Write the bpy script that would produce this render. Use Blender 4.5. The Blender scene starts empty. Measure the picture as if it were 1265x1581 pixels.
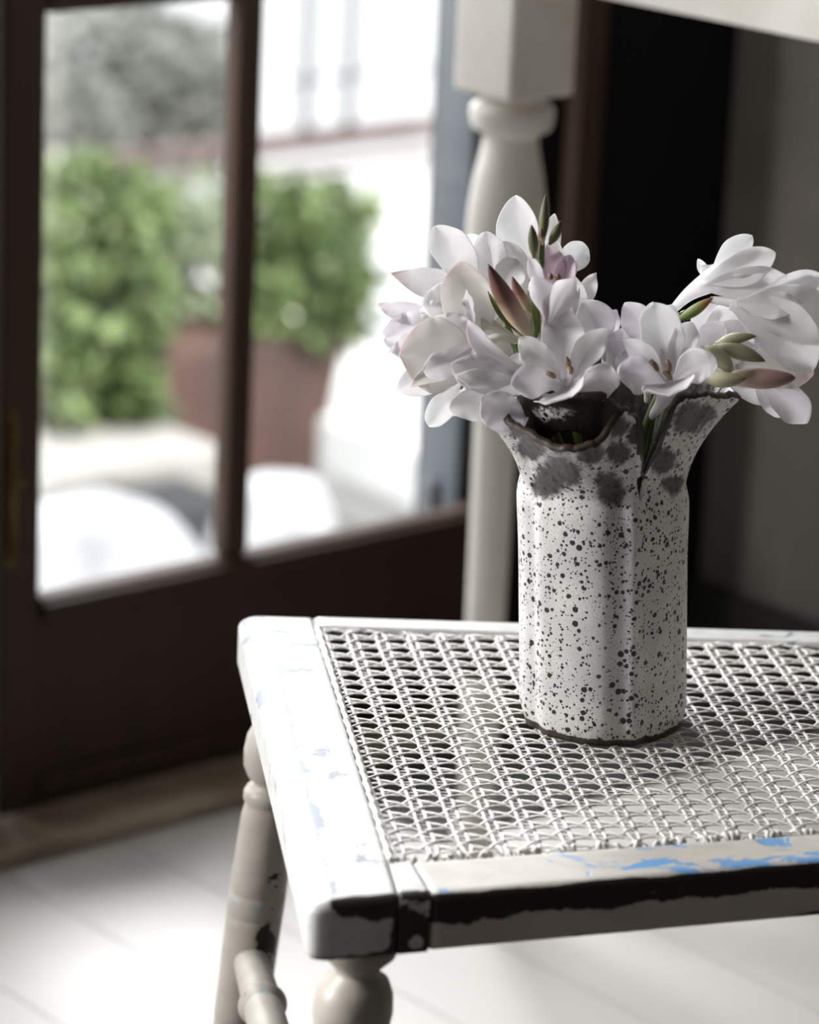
import bpy, math, random
import numpy as np
from mathutils import Vector, Matrix

random.seed(7)
rng = np.random.default_rng(7)
scene = bpy.context.scene
COL = scene.collection

# ------------------------------------------------------------------ camera
W, H, FPX = 1265, 1581, 5200.0
CC = np.array([-0.11984, -1.87846, 1.17644])
FW = np.array([0.0, 0.956305, -0.292372])
XR = np.array([0.998971, 0.013263, 0.043381])
UP = np.array([-0.045363, 0.292071, 0.955320])
cam = bpy.data.cameras.new('camera')
cam_o = bpy.data.objects.new('camera', cam)
COL.objects.link(cam_o)
cam.sensor_fit = 'HORIZONTAL'
cam.sensor_width = 24.0
cam.lens = 24.0 * FPX / W
cam.clip_start = 0.05
m = Matrix.Identity(4)
for r in range(3):
    m[r][0] = XR[r]; m[r][1] = UP[r]; m[r][2] = -FW[r]; m[r][3] = CC[r]
cam_o.matrix_world = m
cam.dof.use_dof = True
cam.dof.focus_distance = 1.955
cam.dof.aperture_fstop = 4.3
scene.camera = cam_o

# ------------------------------------------------------------------ world, light, exposure
world = bpy.data.worlds.new('overcast_sky')
scene.world = world
world.use_nodes = True
bg = world.node_tree.nodes['Background']
bg.inputs[0].default_value = (0.93, 0.97, 1.0, 1)
bg.inputs[1].default_value = 2.4
scene.view_settings.view_transform = 'Standard'
scene.view_settings.look = 'None'
scene.view_settings.exposure = 0.26
scene.view_settings.gamma = 1.0
scene.view_settings.use_curve_mapping = False

A0 = np.array([-0.44293, 0.95519, 0.0])        # inner left corner of the glazed door, on the floor
D1 = np.array([0.75613, 0.65442, 0.0])         # along the door wall, to the right and away
DN = np.array([0.65442, -0.75613, 0.0])        # into the room
ZZ = np.array([0.0, 0.0, 1.0])
def Q(s, o, z):                                 # door-wall frame: s along, o outwards (negative = into room)
    return A0 + D1 * s - DN * o + ZZ * z

def area(name, loc, target, sx, sy, power, col):
    l = bpy.data.lights.new(name, 'AREA'); l.shape = 'RECTANGLE'; l.size = sx; l.size_y = sy
    l.energy = power; l.color = col
    o = bpy.data.objects.new(name, l); COL.objects.link(o)
    o.location = Vector(loc)
    o.rotation_euler = (Vector(target) - Vector(loc)).to_track_quat('-Z', 'Y').to_euler()
    return o
# daylight behind the upper panes of the garden door, and behind the wide window further left
area('daylight_behind_door', Q(0.75, 1.50, 1.75), (-0.05, 0.1, 0.48), 0.95, 0.95, 98, (0.97, 0.985, 1.0))
area('daylight_behind_window', Q(-2.35, 0.45, 1.45), Q(-2.30, -1.0, 1.15), 1.6, 1.5, 260, (1.0, 0.987, 0.972))
area('daylight_behind_side_door', Q(-0.50, 1.00, 1.60), (0.0, 0.75, 0.6), 0.7, 0.8, 38, (0.98, 0.99, 1.0))
sun = bpy.data.lights.new('hazy_sun', 'SUN'); sun.energy = 5.0; sun.angle = math.radians(6); sun.color = (1.0, 0.97, 0.92)
sun_o = bpy.data.objects.new('hazy_sun', sun); COL.objects.link(sun_o)
sun_o.rotation_euler = Vector([float(x) for x in (-DN*0.62 + D1*0.15 - ZZ*1.0)]).to_track_quat('-Z', 'Y').to_euler()

# ------------------------------------------------------------------ helpers
def ray(px, py):
    return FW * FPX + XR * (px - W / 2) - UP * (py - H / 2)
def at(px, py, y):                              # point of the plane y = const seen at a pixel
    r = ray(px, py); return CC + r * ((y - CC[1]) / r[1])
def onz(px, py, z):
    r = ray(px, py); return CC + r * ((z - CC[2]) / r[2])
def outp(px, py, o):                            # (s, z) on the plane o metres outside the door wall
    r = ray(px, py); p0 = Q(0, o, 0)
    P = CC + r * (np.dot(p0 - CC, DN) / np.dot(r, DN))
    return float((P - p0) @ D1), float(P[2])

def nrm(v):
    v = np.asarray(v, float); return v / (np.linalg.norm(v) + 1e-12)

def link(o, parent=None):
    COL.objects.link(o)
    if parent is not None:
        o.parent = parent
        o.matrix_parent_inverse = parent_world(parent).inverted()
    return o
def parent_world(p):
    mw = Matrix.Translation(p.location) @ p.rotation_euler.to_matrix().to_4x4()
    return mw
def mesh(name, verts, faces, mat, parent=None, smooth=True, attrs=None, uvs=None):
    me = bpy.data.meshes.new(name)
    me.from_pydata([tuple(map(float, v)) for v in verts], [], [tuple(f) for f in faces])
    if smooth:
        me.polygons.foreach_set('use_smooth', [True] * len(me.polygons))
    if attrs:
        for k, vals in attrs.items():
            a = me.attributes.new(k, 'FLOAT', 'POINT'); a.data.foreach_set('value', [float(x) for x in vals])
    if uvs is not None:
        ul = me.uv_layers.new(name='uv')
        for lp in me.loops:
            ul.data[lp.index].uv = uvs[lp.vertex_index]
    me.update()
    if mat is not None: me.materials.append(mat)
    return link(bpy.data.objects.new(name, me), parent)
def tag(o, label=None, cat=None, group=None, kind=None):
    if label: o['label'] = label
    if cat: o['category'] = cat
    if group: o['group'] = group
    if kind: o['kind'] = kind
    return o
def empty(name, loc):
    o = bpy.data.objects.new(name, None); o.empty_display_size = 0.02
    o.location = Vector([float(x) for x in loc]); COL.objects.link(o); return o

BOXF = [(0,1,3,2),(4,6,7,5),(0,4,5,1),(2,3,7,6),(0,2,6,4),(1,5,7,3)]
def bevel(o, w, seg=2):
    b = o.modifiers.new('bevel', 'BEVEL'); b.width = w; b.segments = seg; b.limit_method = 'ANGLE'
    return o
def wbox(name, s0, s1, o0, o1, z0, z1, mat, parent=None, bev=0.0):   # box in door-wall frame
    vs = [Q(s, o, z) for s in (s0, s1) for o in (o0, o1) for z in (z0, z1)]
    ob = mesh(name, vs, BOXF, mat, parent, smooth=False)
    if bev: bevel(ob, bev)
    return ob
def rings_mesh(rings, closed_ends=True):
    n = len(rings[0]); vs = [p for r in rings for p in r]; fs = []
    for i in range(len(rings) - 1):
        for k in range(n):
            a = i*n+k; b = i*n+(k+1)%n
            fs.append((a, b, b+n, a+n))
    if closed_ends:
        fs.append(tuple(range(n))[::-1]); L = (len(rings)-1)*n
        fs.append(tuple(range(L, L+n)))
    return vs, fs
def lathe(name, axis0, axis1, prof, mat, parent=None, n=32):
    """prof: list of (z, r); axis given as points for z=0 and z=1 (linear)."""
    axis0 = np.asarray(axis0, float); axis1 = np.asarray(axis1, float)
    rings = []
    for z, r in prof:
        c = axis0 + (axis1 - axis0) * z
        rings.append([c + np.array([math.cos(2*math.pi*k/n)*r, math.sin(2*math.pi*k/n)*r, 0]) for k in range(n)])
    vs, fs = rings_mesh(rings)
    return mesh(name, vs, fs, mat, parent)
def smooth_prof(pts, sub=6):
    """Catmull-Rom through (z, r) points."""
    P = np.array(pts, float); out = []
    for i in range(len(P)-1):
        p0 = P[max(i-1,0)]; p1 = P[i]; p2 = P[i+1]; p3 = P[min(i+2,len(P)-1)]
        for k in range(sub):
            t = k/sub
            out.append(0.5*((2*p1)+(-p0+p2)*t+(2*p0-5*p1+4*p2-p3)*t*t+(-p0+3*p1-3*p2+p3)*t**3))
    out.append(P[-1]); return out
def tube_geo(path, radii, n=10, flat=1.0, upv=None):
    path = [np.asarray(p, float) for p in path]; rings = []
    prev = None
    for i, p in enumerate(path):
        t = nrm(path[min(i+1, len(path)-1)] - path[max(i-1, 0)])
        if prev is None:
            u = np.array([0, 0, 1.0]) if upv is None else upv
            if abs(t @ u) > 0.95: u = np.array([0, 1.0, 0])
        else: u = prev
        b = nrm(np.cross(t, u)); nn = np.cross(b, t); prev = nn
        rings.append([p + (b*math.cos(2*math.pi*k/n) + nn*math.sin(2*math.pi*k/n)*flat)*radii[i] for k in range(n)])
    return rings
def tube(name, path, radii, mat, parent=None, n=12, flat=1.0):
    if np.isscalar(radii): radii = [radii]*len(path)
    rings = tube_geo(path, radii, n, flat)
    vs, fs = rings_mesh(rings)
    uvs = [(k/n, i/(len(rings)-1)) for i in range(len(rings)) for k in range(n)]
    return mesh(name, vs, fs, mat, parent, uvs=uvs)
def spline(pts, sub=6):
    P = [np.asarray(p, float) for p in pts]; out = []
    for i in range(len(P)-1):
        p0 = P[max(i-1,0)]; p1 = P[i]; p2 = P[i+1]; p3 = P[min(i+2,len(P)-1)]
        for k in range(sub):
            t = k/sub
            out.append(0.5*((2*p1)+(-p0+p2)*t+(2*p0-5*p1+4*p2-p3)*t*t+(-p0+3*p1-3*p2+p3)*t**3))
    out.append(P[-1]); return out

# ------------------------------------------------------------------ materials
class NT:
    def __init__(s, name):
        s.m = bpy.data.materials.new(name); s.m.use_nodes = True
        s.t = s.m.node_tree; s.b = s.t.nodes['Principled BSDF']; s.out = s.t.nodes['Material Output']
    def n(s, typ, **kw):
        x = s.t.nodes.new(typ)
        for k, v in kw.items(): setattr(x, k, v)
        return x
    def l(s, a, b): s.t.links.new(a, b)
    def val(s, sock, v):
        if hasattr(v, 'is_linked') or hasattr(v, 'links'): s.l(v, sock)
        else: sock.default_value = v
    def math(s, op, a, b=0.0, c=None, clamp=False):
        x = s.n('ShaderNodeMath', operation=op, use_clamp=clamp)
        s.val(x.inputs[0], a); s.val(x.inputs[1], b)
        if c is not None: s.val(x.inputs[2], c)
        return x.outputs[0]
    def step(s, v, e0, e1):
        x = s.n('ShaderNodeMapRange', interpolation_type='SMOOTHSTEP')
        s.val(x.inputs[0], v); s.val(x.inputs[1], e0); s.val(x.inputs[2], e1); return x.outputs[0]
    def mix(s, f, a, b):
        x = s.n('ShaderNodeMix', data_type='RGBA')
        s.val(x.inputs[0], f)
        for i, c in ((6, a), (7, b)):
            if isinstance(c, tuple): x.inputs[i].default_value = (*c[:3], 1)
            else: s.l(c, x.inputs[i])
        return x.outputs[2]
    def coord(s, which='Object', scale=(1,1,1)):
        c = s.n('ShaderNodeTexCoord'); mp = s.n('ShaderNodeMapping'); mp.inputs['Scale'].default_value = scale
        s.l(c.outputs[which], mp.inputs[0]); return mp.outputs[0]
    def noise(s, vec, scale, detail=4, rough=0.55, dist=0.0):
        x = s.n('ShaderNodeTexNoise'); s.l(vec, x.inputs['Vector'])
        x.inputs['Scale'].default_value = scale; x.inputs['Detail'].default_value = detail
        x.inputs['Roughness'].default_value = rough; x.inputs['Distortion'].default_value = dist
        return x.outputs[0]
    def attr(s, name):
        x = s.n('ShaderNodeAttribute', attribute_name=name); return x.outputs['Fac']
    def bump(s, h, strength=0.2, dist=0.001):
        x = s.n('ShaderNodeBump'); x.inputs['Strength'].default_value = strength; x.inputs['Distance'].default_value = dist
        s.l(h, x.inputs['Height']); s.l(x.outputs[0], s.b.inputs['Normal'])
    def col(s, c):
        if isinstance(c, tuple): s.b.inputs['Base Color'].default_value = (*c[:3], 1)
        else: s.l(c, s.b.inputs['Base Color'])
    def rough(s, v): s.val(s.b.inputs['Roughness'], v)

def simple(name, c, rough=0.6, c2=None, scale=8.0, stretch=(1,1,1), spec=0.5):
    t = NT(name); t.rough(rough); t.b.inputs['Specular IOR Level'].default_value = spec
    if c2 is None: t.col(c)
    else:
        v = t.coord('Object', stretch); t.col(t.mix(t.step(t.noise(v, scale), 0.35, 0.65), c, c2))
    return t.m

def paint_mat(name, white, wood, blue, chips=0.62, rough=0.42, scale=26.0, stretch=(1,1,1)):
    """old paint: white over blue-grey over dark bare wood; 'wear' and 'blue' attributes say where it has gone"""
    t = NT(name)
    v = t.coord('Object', stretch)
    big = t.noise(v, scale, 6, 0.6, 0.5); fine = t.noise(v, scale*3.3, 5, 0.65)
    n = t.math('ADD', t.math('MULTIPLY', big, 0.72), t.math('MULTIPLY', fine, 0.28))
    w = t.attr('wear'); b = t.attr('blue')
    wood_m = t.step(t.math('ADD', n, t.math('MULTIPLY', w, 0.5)), chips+0.115, chips+0.13)
    n2 = t.noise(v, scale*1.25, 7, 0.66, 0.9)
    blue_m = t.step(t.math('ADD', n2, t.math('MULTIPLY', b, 0.5)), 0.665, 0.69)
    dirt = t.noise(v, 70, 4, 0.6)
    wv = t.coord('Object', (stretch[0], stretch[1], stretch[2]))
    wc = t.mix(t.step(dirt, 0.35, 0.75), white, tuple(x*0.86 for x in white))
    c = t.mix(blue_m, wc, blue)
    wn = t.noise(wv, 60, 5, 0.7)
    wd = t.mix(wn, wood, tuple(x*2.4 for x in wood))
    c = t.mix(wood_m, c, wd)
    t.col(c); t.rough(rough)
    hgt = t.math('SUBTRACT', t.math('MULTIPLY', fine, 0.25), t.math('ADD', wood_m, t.math('MULTIPLY', blue_m, 0.4)))
    t.bump(hgt, 0.55, 0.0006)
    return t.m

M = {}
M['paint'] = paint_mat('distressed_white_paint', (0.60, 0.595, 0.58), (0.018, 0.013, 0.010), (0.25, 0.28, 0.33), chips=0.64)
M['paint_leg'] = paint_mat('aged_leg_paint', (0.43, 0.395, 0.35), (0.016, 0.012, 0.010), (0.30, 0.40, 0.50), chips=0.60, scale=34)
M['paint_rail'] = paint_mat('worn_side_rail_paint', (0.60, 0.565, 0.51), (0.012, 0.009, 0.007), (0.16, 0.36, 0.66), chips=0.62, scale=30, stretch=(0.55, 1, 1))
M['cane'] = simple('painted_cane', (0.74, 0.725, 0.70), 0.38, (0.60, 0.58, 0.55), 40)

def door_wood():
    t = NT('dark_red_brown_wood'); v = t.coord('Object', (1, 1, 0.12))
    t.col(t.mix(t.noise(v, 40, 5), (0.021, 0.0118, 0.0082), (0.050, 0.026, 0.016))); t.rough(0.55); t.b.inputs['Specular IOR Level'].default_value = 0.2; return t.m
M['door'] = door_wood()
M['sill'] = simple('worn_sill_wood', (0.34, 0.27, 0.20), 0.6, (0.22, 0.16, 0.11), 10)
M['brass'] = simple('aged_brass', (0.16, 0.105, 0.035), 0.5); M['brass'].node_tree.nodes['Principled BSDF'].inputs['Metallic'].default_value = 0.9
def floor_mat():
    t = NT('whitewashed_floorboards'); v = t.coord('Object', (1, 1, 1))
    t.col(t.mix(t.noise(v, 9, 5), (0.55, 0.525, 0.50), (0.47, 0.445, 0.42))); t.rough(0.45); return t.m
M['floor'] = floor_mat()
M['floor_gap'] = simple('floor_gap', (0.24, 0.21, 0.18), 0.9)
M['charcoal'] = simple('charcoal_wall_paint', (0.0065, 0.006, 0.006), 0.95, spec=0.1)
M['taupe'] = simple('taupe_plaster', (0.155, 0.138, 0.122), 0.9, (0.12, 0.108, 0.096), 5)
M['skirting'] = simple('dark_skirting_paint', (0.02, 0.018, 0.017), 0.6)
M['ceiling'] = simple('ceiling_plaster', (0.07, 0.066, 0.062), 0.9)
M['rug'] = simple('umber_wool', (0.030, 0.024, 0.020), 0.95, (0.045, 0.036, 0.03), 30)  # dark tone of the added bounce blocker
M['rug_edge'] = simple('umber_wool_edge', (0.09, 0.075, 0.06), 0.95)
M['slate'] = simple('dark_slate', (0.022, 0.021, 0.021), 0.75, (0.035, 0.033, 0.032), 12)  # near-black tone of the added shade slab
M['dim'] = simple('dark_umber_plaster', (0.022, 0.020, 0.018), 0.9)
M['tablewhite'] = simple('cream_table_paint', (0.80, 0.765, 0.71), 0.55, (0.72, 0.68, 0.61), 12, spec=0.25)
def glass_mat():
    t = NT('window_glass')
    tr = t.n('ShaderNodeBsdfTransparent'); gl = t.n('ShaderNodeBsdfGlossy'); gl.inputs['Roughness'].default_value = 0.02
    mx = t.n('ShaderNodeMixShader'); mx.inputs[0].default_value = 0.05
    t.l(tr.outputs[0], mx.inputs[1]); t.l(gl.outputs[0], mx.inputs[2]); t.l(mx.outputs[0], t.out.inputs[0]); return t.m
M['glass'] = glass_mat()
M['shutter'] = simple('blue_grey_shutter_paint', (0.042, 0.050, 0.060), 0.6, (0.055, 0.064, 0.075), 6)
M['paving'] = simple('pale_paving', (0.62, 0.62, 0.61), 0.8, (0.50, 0.50, 0.50), 3)
M['stone'] = simple('pale_boulder', (0.48, 0.48, 0.48), 0.85, (0.30, 0.30, 0.31), 9)
M['whitewall'] = simple('white_render', (0.46, 0.47, 0.48), 0.9)
M['brick'] = simple('old_red_brick', (0.115, 0.062, 0.048), 0.9, (0.075, 0.046, 0.040), 5)
M['plinth'] = simple('grey_plinth_stone', (0.34, 0.33, 0.31), 0.9, (0.26, 0.25, 0.23), 6)
M['drain'] = simple('black_drain', (0.02, 0.02, 0.022), 0.6)
M['beam'] = simple('weathered_beam', (0.09, 0.062, 0.060), 0.8, (0.14, 0.10, 0.095), 8)
M['steel'] = simple('grey_steel_bar', (0.13, 0.135, 0.145), 0.6)
M['bark'] = simple('grey_bark', (0.10, 0.08, 0.065), 0.9)
def leaf_mat(name, c1, c2, rough, trans):
    t = NT(name); g = t.n('ShaderNodeNewGeometry')
    c = t.mix(g.outputs['Random Per Island'], c1, c2); t.col(c); t.rough(rough)
    tl = t.n('ShaderNodeBsdfTranslucent'); t.l(c, tl.inputs[0])
    mx = t.n('ShaderNodeMixShader'); mx.inputs[0].default_value = trans
    t.l(t.b.outputs[0], mx.inputs[1]); t.l(tl.outputs[0], mx.inputs[2]); t.l(mx.outputs[0], t.out.inputs[0]); return t.m
M['leaf'] = leaf_mat('glossy_hedge_leaf', (0.020, 0.045, 0.016), (0.25, 0.33, 0.13), 0.22, 0.2)
M['leaf_pale'] = leaf_mat('pale_leaf', (0.20, 0.24, 0.15), (0.42, 0.48, 0.34), 0.35, 0.3)
M['olive'] = leaf_mat('grey_olive_leaf', (0.16, 0.17, 0.15), (0.34, 0.35, 0.32), 0.5, 0.2)

def petal_mat(name, base, tint, tipc=None, trans=0.48, tip0=0.55, edge=0.0):
    """thin petal: base colour, lilac tint along the middle, optional coloured tip"""
    t = NT(name)
    uv = t.n('ShaderNodeUVMap', uv_map='uv'); sp = t.n('ShaderNodeSeparateXYZ'); t.l(uv.outputs[0], sp.inputs[0])
    u, v = sp.outputs[0], sp.outputs[1]
    mp = t.n('ShaderNodeMapping'); mp.inputs['Scale'].default_value = (22, 1.4, 1); t.l(uv.outputs[0], mp.inputs[0])
    vein = t.noise(mp.outputs[0], 3.0, 3)
    oc = t.coord('Object'); blot = t.noise(oc, 55, 3)
    f = t.math('MULTIPLY', t.step(t.math('ADD', t.math('MULTIPLY', vein, 0.45), t.math('MULTIPLY', blot, 0.55)), 0.40, 0.66), 0.85)
    c = t.mix(f, base, tint)
    if tipc is not None:
        e = t.math('ABSOLUTE', t.math('SUBTRACT', t.math('MULTIPLY', u, 2.0), 1.0))
        k = t.math('ADD', v, t.math('MULTIPLY', t.math('MULTIPLY', e, e), edge))
        k = t.math('ADD', k, t.math('MULTIPLY', t.math('SUBTRACT', blot, 0.5), 0.35))
        c = t.mix(t.step(k, tip0, tip0+0.42), c, tipc)
    t.col(c); t.rough(0.5); t.b.inputs['Specular IOR Level'].default_value = 0.25
    t.bump(vein, 0.25, 0.0008)
    tl = t.n('ShaderNodeBsdfTranslucent'); t.l(c, tl.inputs[0])
    mx = t.n('ShaderNodeMixShader'); mx.inputs[0].default_value = trans
    t.l(t.b.outputs[0], mx.inputs[1]); t.l(tl.outputs[0], mx.inputs[2]); t.l(mx.outputs[0], t.out.inputs[0])
    return t.m
M['pw'] = petal_mat('white_petal', (0.96, 0.955, 0.955), (0.93, 0.92, 0.935))
M['pl'] = petal_mat('lilac_white_petal', (0.945, 0.93, 0.945), (0.88, 0.83, 0.88))
M['pp'] = petal_mat('pink_petal', (0.80, 0.71, 0.76), (0.70, 0.56, 0.65))
M['pk'] = petal_mat('white_petal_pink_edge', (0.89, 0.875, 0.85), (0.87, 0.84, 0.82), (0.88, 0.76, 0.76), tip0=0.80, edge=0.22)
M['pt'] = petal_mat('white_petal_pink_tip', (0.90, 0.89, 0.89), (0.86, 0.85, 0.865), (0.60, 0.42, 0.42), tip0=0.72)
M['tube'] = petal_mat('cream_flower_tube', (0.80, 0.78, 0.72), (0.76, 0.73, 0.66), trans=0.2)
def ramp_mat(name, stops, rough=0.5):
    t = NT(name); uv = t.n('ShaderNodeUVMap', uv_map='uv'); sp = t.n('ShaderNodeSeparateXYZ'); t.l(uv.outputs[0], sp.inputs[0])
    oc = t.coord('Object'); v = t.math('ADD', sp.outputs[1], t.math('MULTIPLY', t.math('SUBTRACT', t.noise(oc, 120, 3), 0.5), 0.14))
    cr = t.n('ShaderNodeValToRGB'); t.l(v, cr.inputs[0])
    els = cr.color_ramp.elements
    els[0].position = stops[0][0]; els[0].color = (*stops[0][1], 1)
    els[1].position = stops[-1][0]; els[1].color = (*stops[-1][1], 1)
    for p, c in stops[1:-1]:
        e = els.new(p); e.color = (*c, 1)
    t.l(cr.outputs[0], t.b.inputs['Base Color']); t.rough(rough); return t.m
M['bud_green'] = ramp_mat('olive_green_bud', [(0, (0.16, 0.17, 0.055)), (0.5, (0.13, 0.125, 0.06)), (1, (0.055, 0.05, 0.03))])
M['bud_mauve'] = ramp_mat('mauve_bud', [(0, (0.66, 0.62, 0.42)), (0.35, (0.62, 0.46, 0.34)), (0.62, (0.20, 0.095, 0.075)), (1, (0.13, 0.06, 0.05))])
M['bud_pink'] = ramp_mat('pink_brown_bud', [(0, (0.80, 0.75, 0.66)), (0.3, (0.68, 0.48, 0.42)), (0.7, (0.36, 0.22, 0.19)), (0.93, (0.22, 0.12, 0.13)), (1, (0.16, 0.07, 0.12))])
M['bud_cream'] = ramp_mat('cream_olive_bud', [(0, (0.70, 0.68, 0.48)), (0.45, (0.58, 0.55, 0.38)), (1, (0.16, 0.14, 0.065))])
M['bud_pale'] = ramp_mat('pale_green_bud', [(0, (0.46, 0.56, 0.30)), (0.5, (0.66, 0.68, 0.48)), (1, (0.50, 0.47, 0.28))])
M['stem'] = ramp_mat('green_stem', [(0, (0.04, 0.06, 0.012)), (0.6, (0.075, 0.12, 0.022)), (1, (0.11, 0.17, 0.035))], 0.4)
M['calyx'] = ramp_mat('green_brown_calyx', [(0, (0.12, 0.20, 0.04)), (0.6, (0.20, 0.24, 0.06)), (0.85, (0.30, 0.12, 0.04)), (1, (0.22, 0.10, 0.04))])
M['anther'] = simple('brown_anther', (0.20, 0.13, 0.075), 0.7)
M['filament'] = simple('pale_filament', (0.80, 0.76, 0.74), 0.5)

def vase_mat():
    t = NT('speckled_stoneware_glaze')
    oc = t.coord('Object')
    wob = t.n('ShaderNodeTexNoise'); wob.inputs['Scale'].default_value = 700; wob.inputs['Detail'].default_value = 2; t.l(oc, wob.inputs['Vector'])
    sub = t.n('ShaderNodeVectorMath', operation='SUBTRACT'); t.l(wob.outputs['Color'], sub.inputs[0]); sub.inputs[1].default_value = (0.5, 0.5, 0.5)
    sc = t.n('ShaderNodeVectorMath', operation='SCALE'); t.l(sub.outputs[0], sc.inputs[0]); sc.inputs['Scale'].default_value = 0.0011
    ad = t.n('ShaderNodeVectorMath', operation='ADD'); t.l(oc, ad.inputs[0]); t.l(sc.outputs[0], ad.inputs[1])
    clus = t.noise(oc, 38, 3)
    def spots(scale, rmin, rmax, keep, seed):
        off = t.n('ShaderNodeVectorMath', operation='ADD'); t.l(ad.outputs[0], off.inputs[0]); off.inputs[1].default_value = (seed, seed*1.7, seed*0.6)
        vo = t.n('ShaderNodeTexVoronoi'); vo.inputs['Scale'].default_value = scale; t.l(off.outputs[0], vo.inputs['Vector'])
        sep = t.n('ShaderNodeSeparateColor'); t.l(vo.outputs['Color'], sep.inputs[0])
        r = t.math('ADD', t.math('MULTIPLY', t.math('POWER', sep.outputs[0], 2.2), rmax-rmin), rmin)
        on = t.step(t.math('ADD', sep.outputs[1], t.math('MULTIPLY', t.math('SUBTRACT', clus, 0.5), 1.1)), keep, keep+0.02)
        d = t.math('SUBTRACT', r, vo.outputs['Distance'])
        return t.math('MULTIPLY', t.step(d, -0.05, 0.05), on)
    s1 = spots(255, 0.20, 0.50, 0.30, 0.3); s2 = spots(520, 0.20, 0.45, 0.48, 1.9)
    spk = t.math('MAXIMUM', s1, s2)
    cloud = t.noise(oc, 30, 4, 0.6); grain = t.noise(oc, 900, 2)
    base = t.mix(t.step(cloud, 0.32, 0.70), (0.67, 0.655, 0.645), (0.53, 0.515, 0.51))
    base = t.mix(t.step(grain, 0.45, 0.75), base, (0.49, 0.475, 0.465))
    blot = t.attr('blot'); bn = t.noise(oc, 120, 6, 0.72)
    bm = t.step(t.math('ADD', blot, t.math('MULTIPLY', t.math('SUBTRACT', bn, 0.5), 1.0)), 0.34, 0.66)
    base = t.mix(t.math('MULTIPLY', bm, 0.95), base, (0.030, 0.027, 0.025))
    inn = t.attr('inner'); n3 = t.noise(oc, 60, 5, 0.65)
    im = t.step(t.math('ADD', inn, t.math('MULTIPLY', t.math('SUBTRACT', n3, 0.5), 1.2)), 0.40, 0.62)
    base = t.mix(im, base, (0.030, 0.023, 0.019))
    rim = t.attr('rim'); rm = t.step(t.math('ADD', rim, t.math('MULTIPLY', t.math('SUBTRACT', bn, 0.5), 0.9)), 0.40, 0.60)
    base = t.mix(rm, base, t.mix(bn, (0.022, 0.014, 0.010), (0.055, 0.032, 0.020)))
    base = t.mix(spk, base, (0.022, 0.016, 0.013))
    t.col(base); t.rough(t.math('ADD', t.math('ADD', t.math('MULTIPLY', im, -0.12), t.math('MULTIPLY', rm, 0.2)), 0.42))
    t.bump(t.math('SUBTRACT', t.math('MULTIPLY', grain, 0.12), spk), 0.35, 0.0006)
    return t.m
M['vase'] = vase_mat()

# ------------------------------------------------------------------ room shell
ROOM_S0, ROOM_S1, ROOM_O = -3.6, 0.835, -4.4
fl = wbox('floor', ROOM_S0, ROOM_S1, 0.0, ROOM_O, -0.06, -0.012, M['floor_gap']); tag(fl, kind='structure')
bw = 0.13; s = ROOM_S0; first = None; k = 0
while s < ROOM_S1 - 0.01:
    s2 = min(s + bw, ROOM_S1)
    wbox('floorboard', s + 0.0007, s2 - 0.0007, -0.002, ROOM_O, -0.02, 0.0, M['floor'], fl)
    s = s2
bounce_blocker = empty('rug', Q(-1.1, -2.1, 0)); tag(bounce_blocker, 'dark umber woven rug on the floorboards under the chair', 'rug')  # out of view, added to cut light bouncing off the floor
wbox('rug_field', -2.4, 0.13, -0.80, -3.6, 0.0, 0.006, M['rug'], bounce_blocker); wbox('rug_border', -2.4, 0.13, -0.76, -0.80, 0.0, 0.0055, M['rug_edge'], bounce_blocker)
wc = wbox('ceiling', ROOM_S0, ROOM_S1, 0.0, ROOM_O, 2.62, 2.70, M['ceiling']); tag(wc, kind='structure')
# garden-side wall (dark), pierced by the doors and the wide window
wb = empty('wall_back', Q(0, 0, 0)); tag(wb, kind='structure')
def wallpiece(s0, s1, z0, z1): wbox('wall_section', s0, s1, 0.0, 0.16, z0, z1, M['charcoal'], wb)
wallpiece(0.572, ROOM_S1, 0, 2.62); wallpiece(-0.78, 0.572, 2.12, 2.62); wallpiece(-1.50, -0.78, 0, 2.62)
wallpiece(-3.20, -1.50, 0, 0.55); wallpiece(-3.20, -1.50, 2.30, 2.62); wallpiece(ROOM_S0, -3.20, 0, 2.62)
o = wbox('wall_right', ROOM_S1, ROOM_S1+0.12, 0.16, ROOM_O, 0, 2.62, M['taupe']); tag(o, kind='structure')
o = wbox('wall_left', ROOM_S0-0.12, ROOM_S0, 0.16, ROOM_O, 0, 2.62, M['dim']); tag(o, kind='structure')
o = wbox('wall_near', ROOM_S0-0.12, ROOM_S1+0.12, ROOM_O, ROOM_O-0.12, 0, 2.62, M['dim']); tag(o, kind='structure')
o = wbox('baseboard_right', ROOM_S1-0.016, ROOM_S1, 0.0, ROOM_O, 0, 0.085, M['skirting']); tag(o, kind='structure')
o = wbox('trim_1', 0.600, 0.634, 0.0, -0.022, 0, 2.16, M['door'], bev=0.004); tag(o, kind='structure')
o = wbox('trim_2', -0.78, 0.572, 0.0, -0.075, 0, 0.018, M['sill'], bev=0.005); tag(o, kind='structure')   # threshold
# wide window to the left of the doors
w1 = empty('window_1', Q(-1.8, 0.05, 0.3)); tag(w1, kind='structure')
for a, b in ((-3.20, -3.14), (-2.38, -2.32), (-1.56, -1.50)): wbox('window_post', a, b, 0.02, 0.08, 0.55, 2.30, M['door'], w1)
for a, b in ((0.55, 0.61), (2.24, 2.30)): wbox('window_rail', -3.20, -1.50, 0.02, 0.08, a, b, M['door'], w1)
for a, b in ((-3.14, -2.38), (-2.32, -1.56)): wbox('glass_pane', a, b, 0.048, 0.052, 0.61, 2.24, M['glass'], w1)

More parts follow.
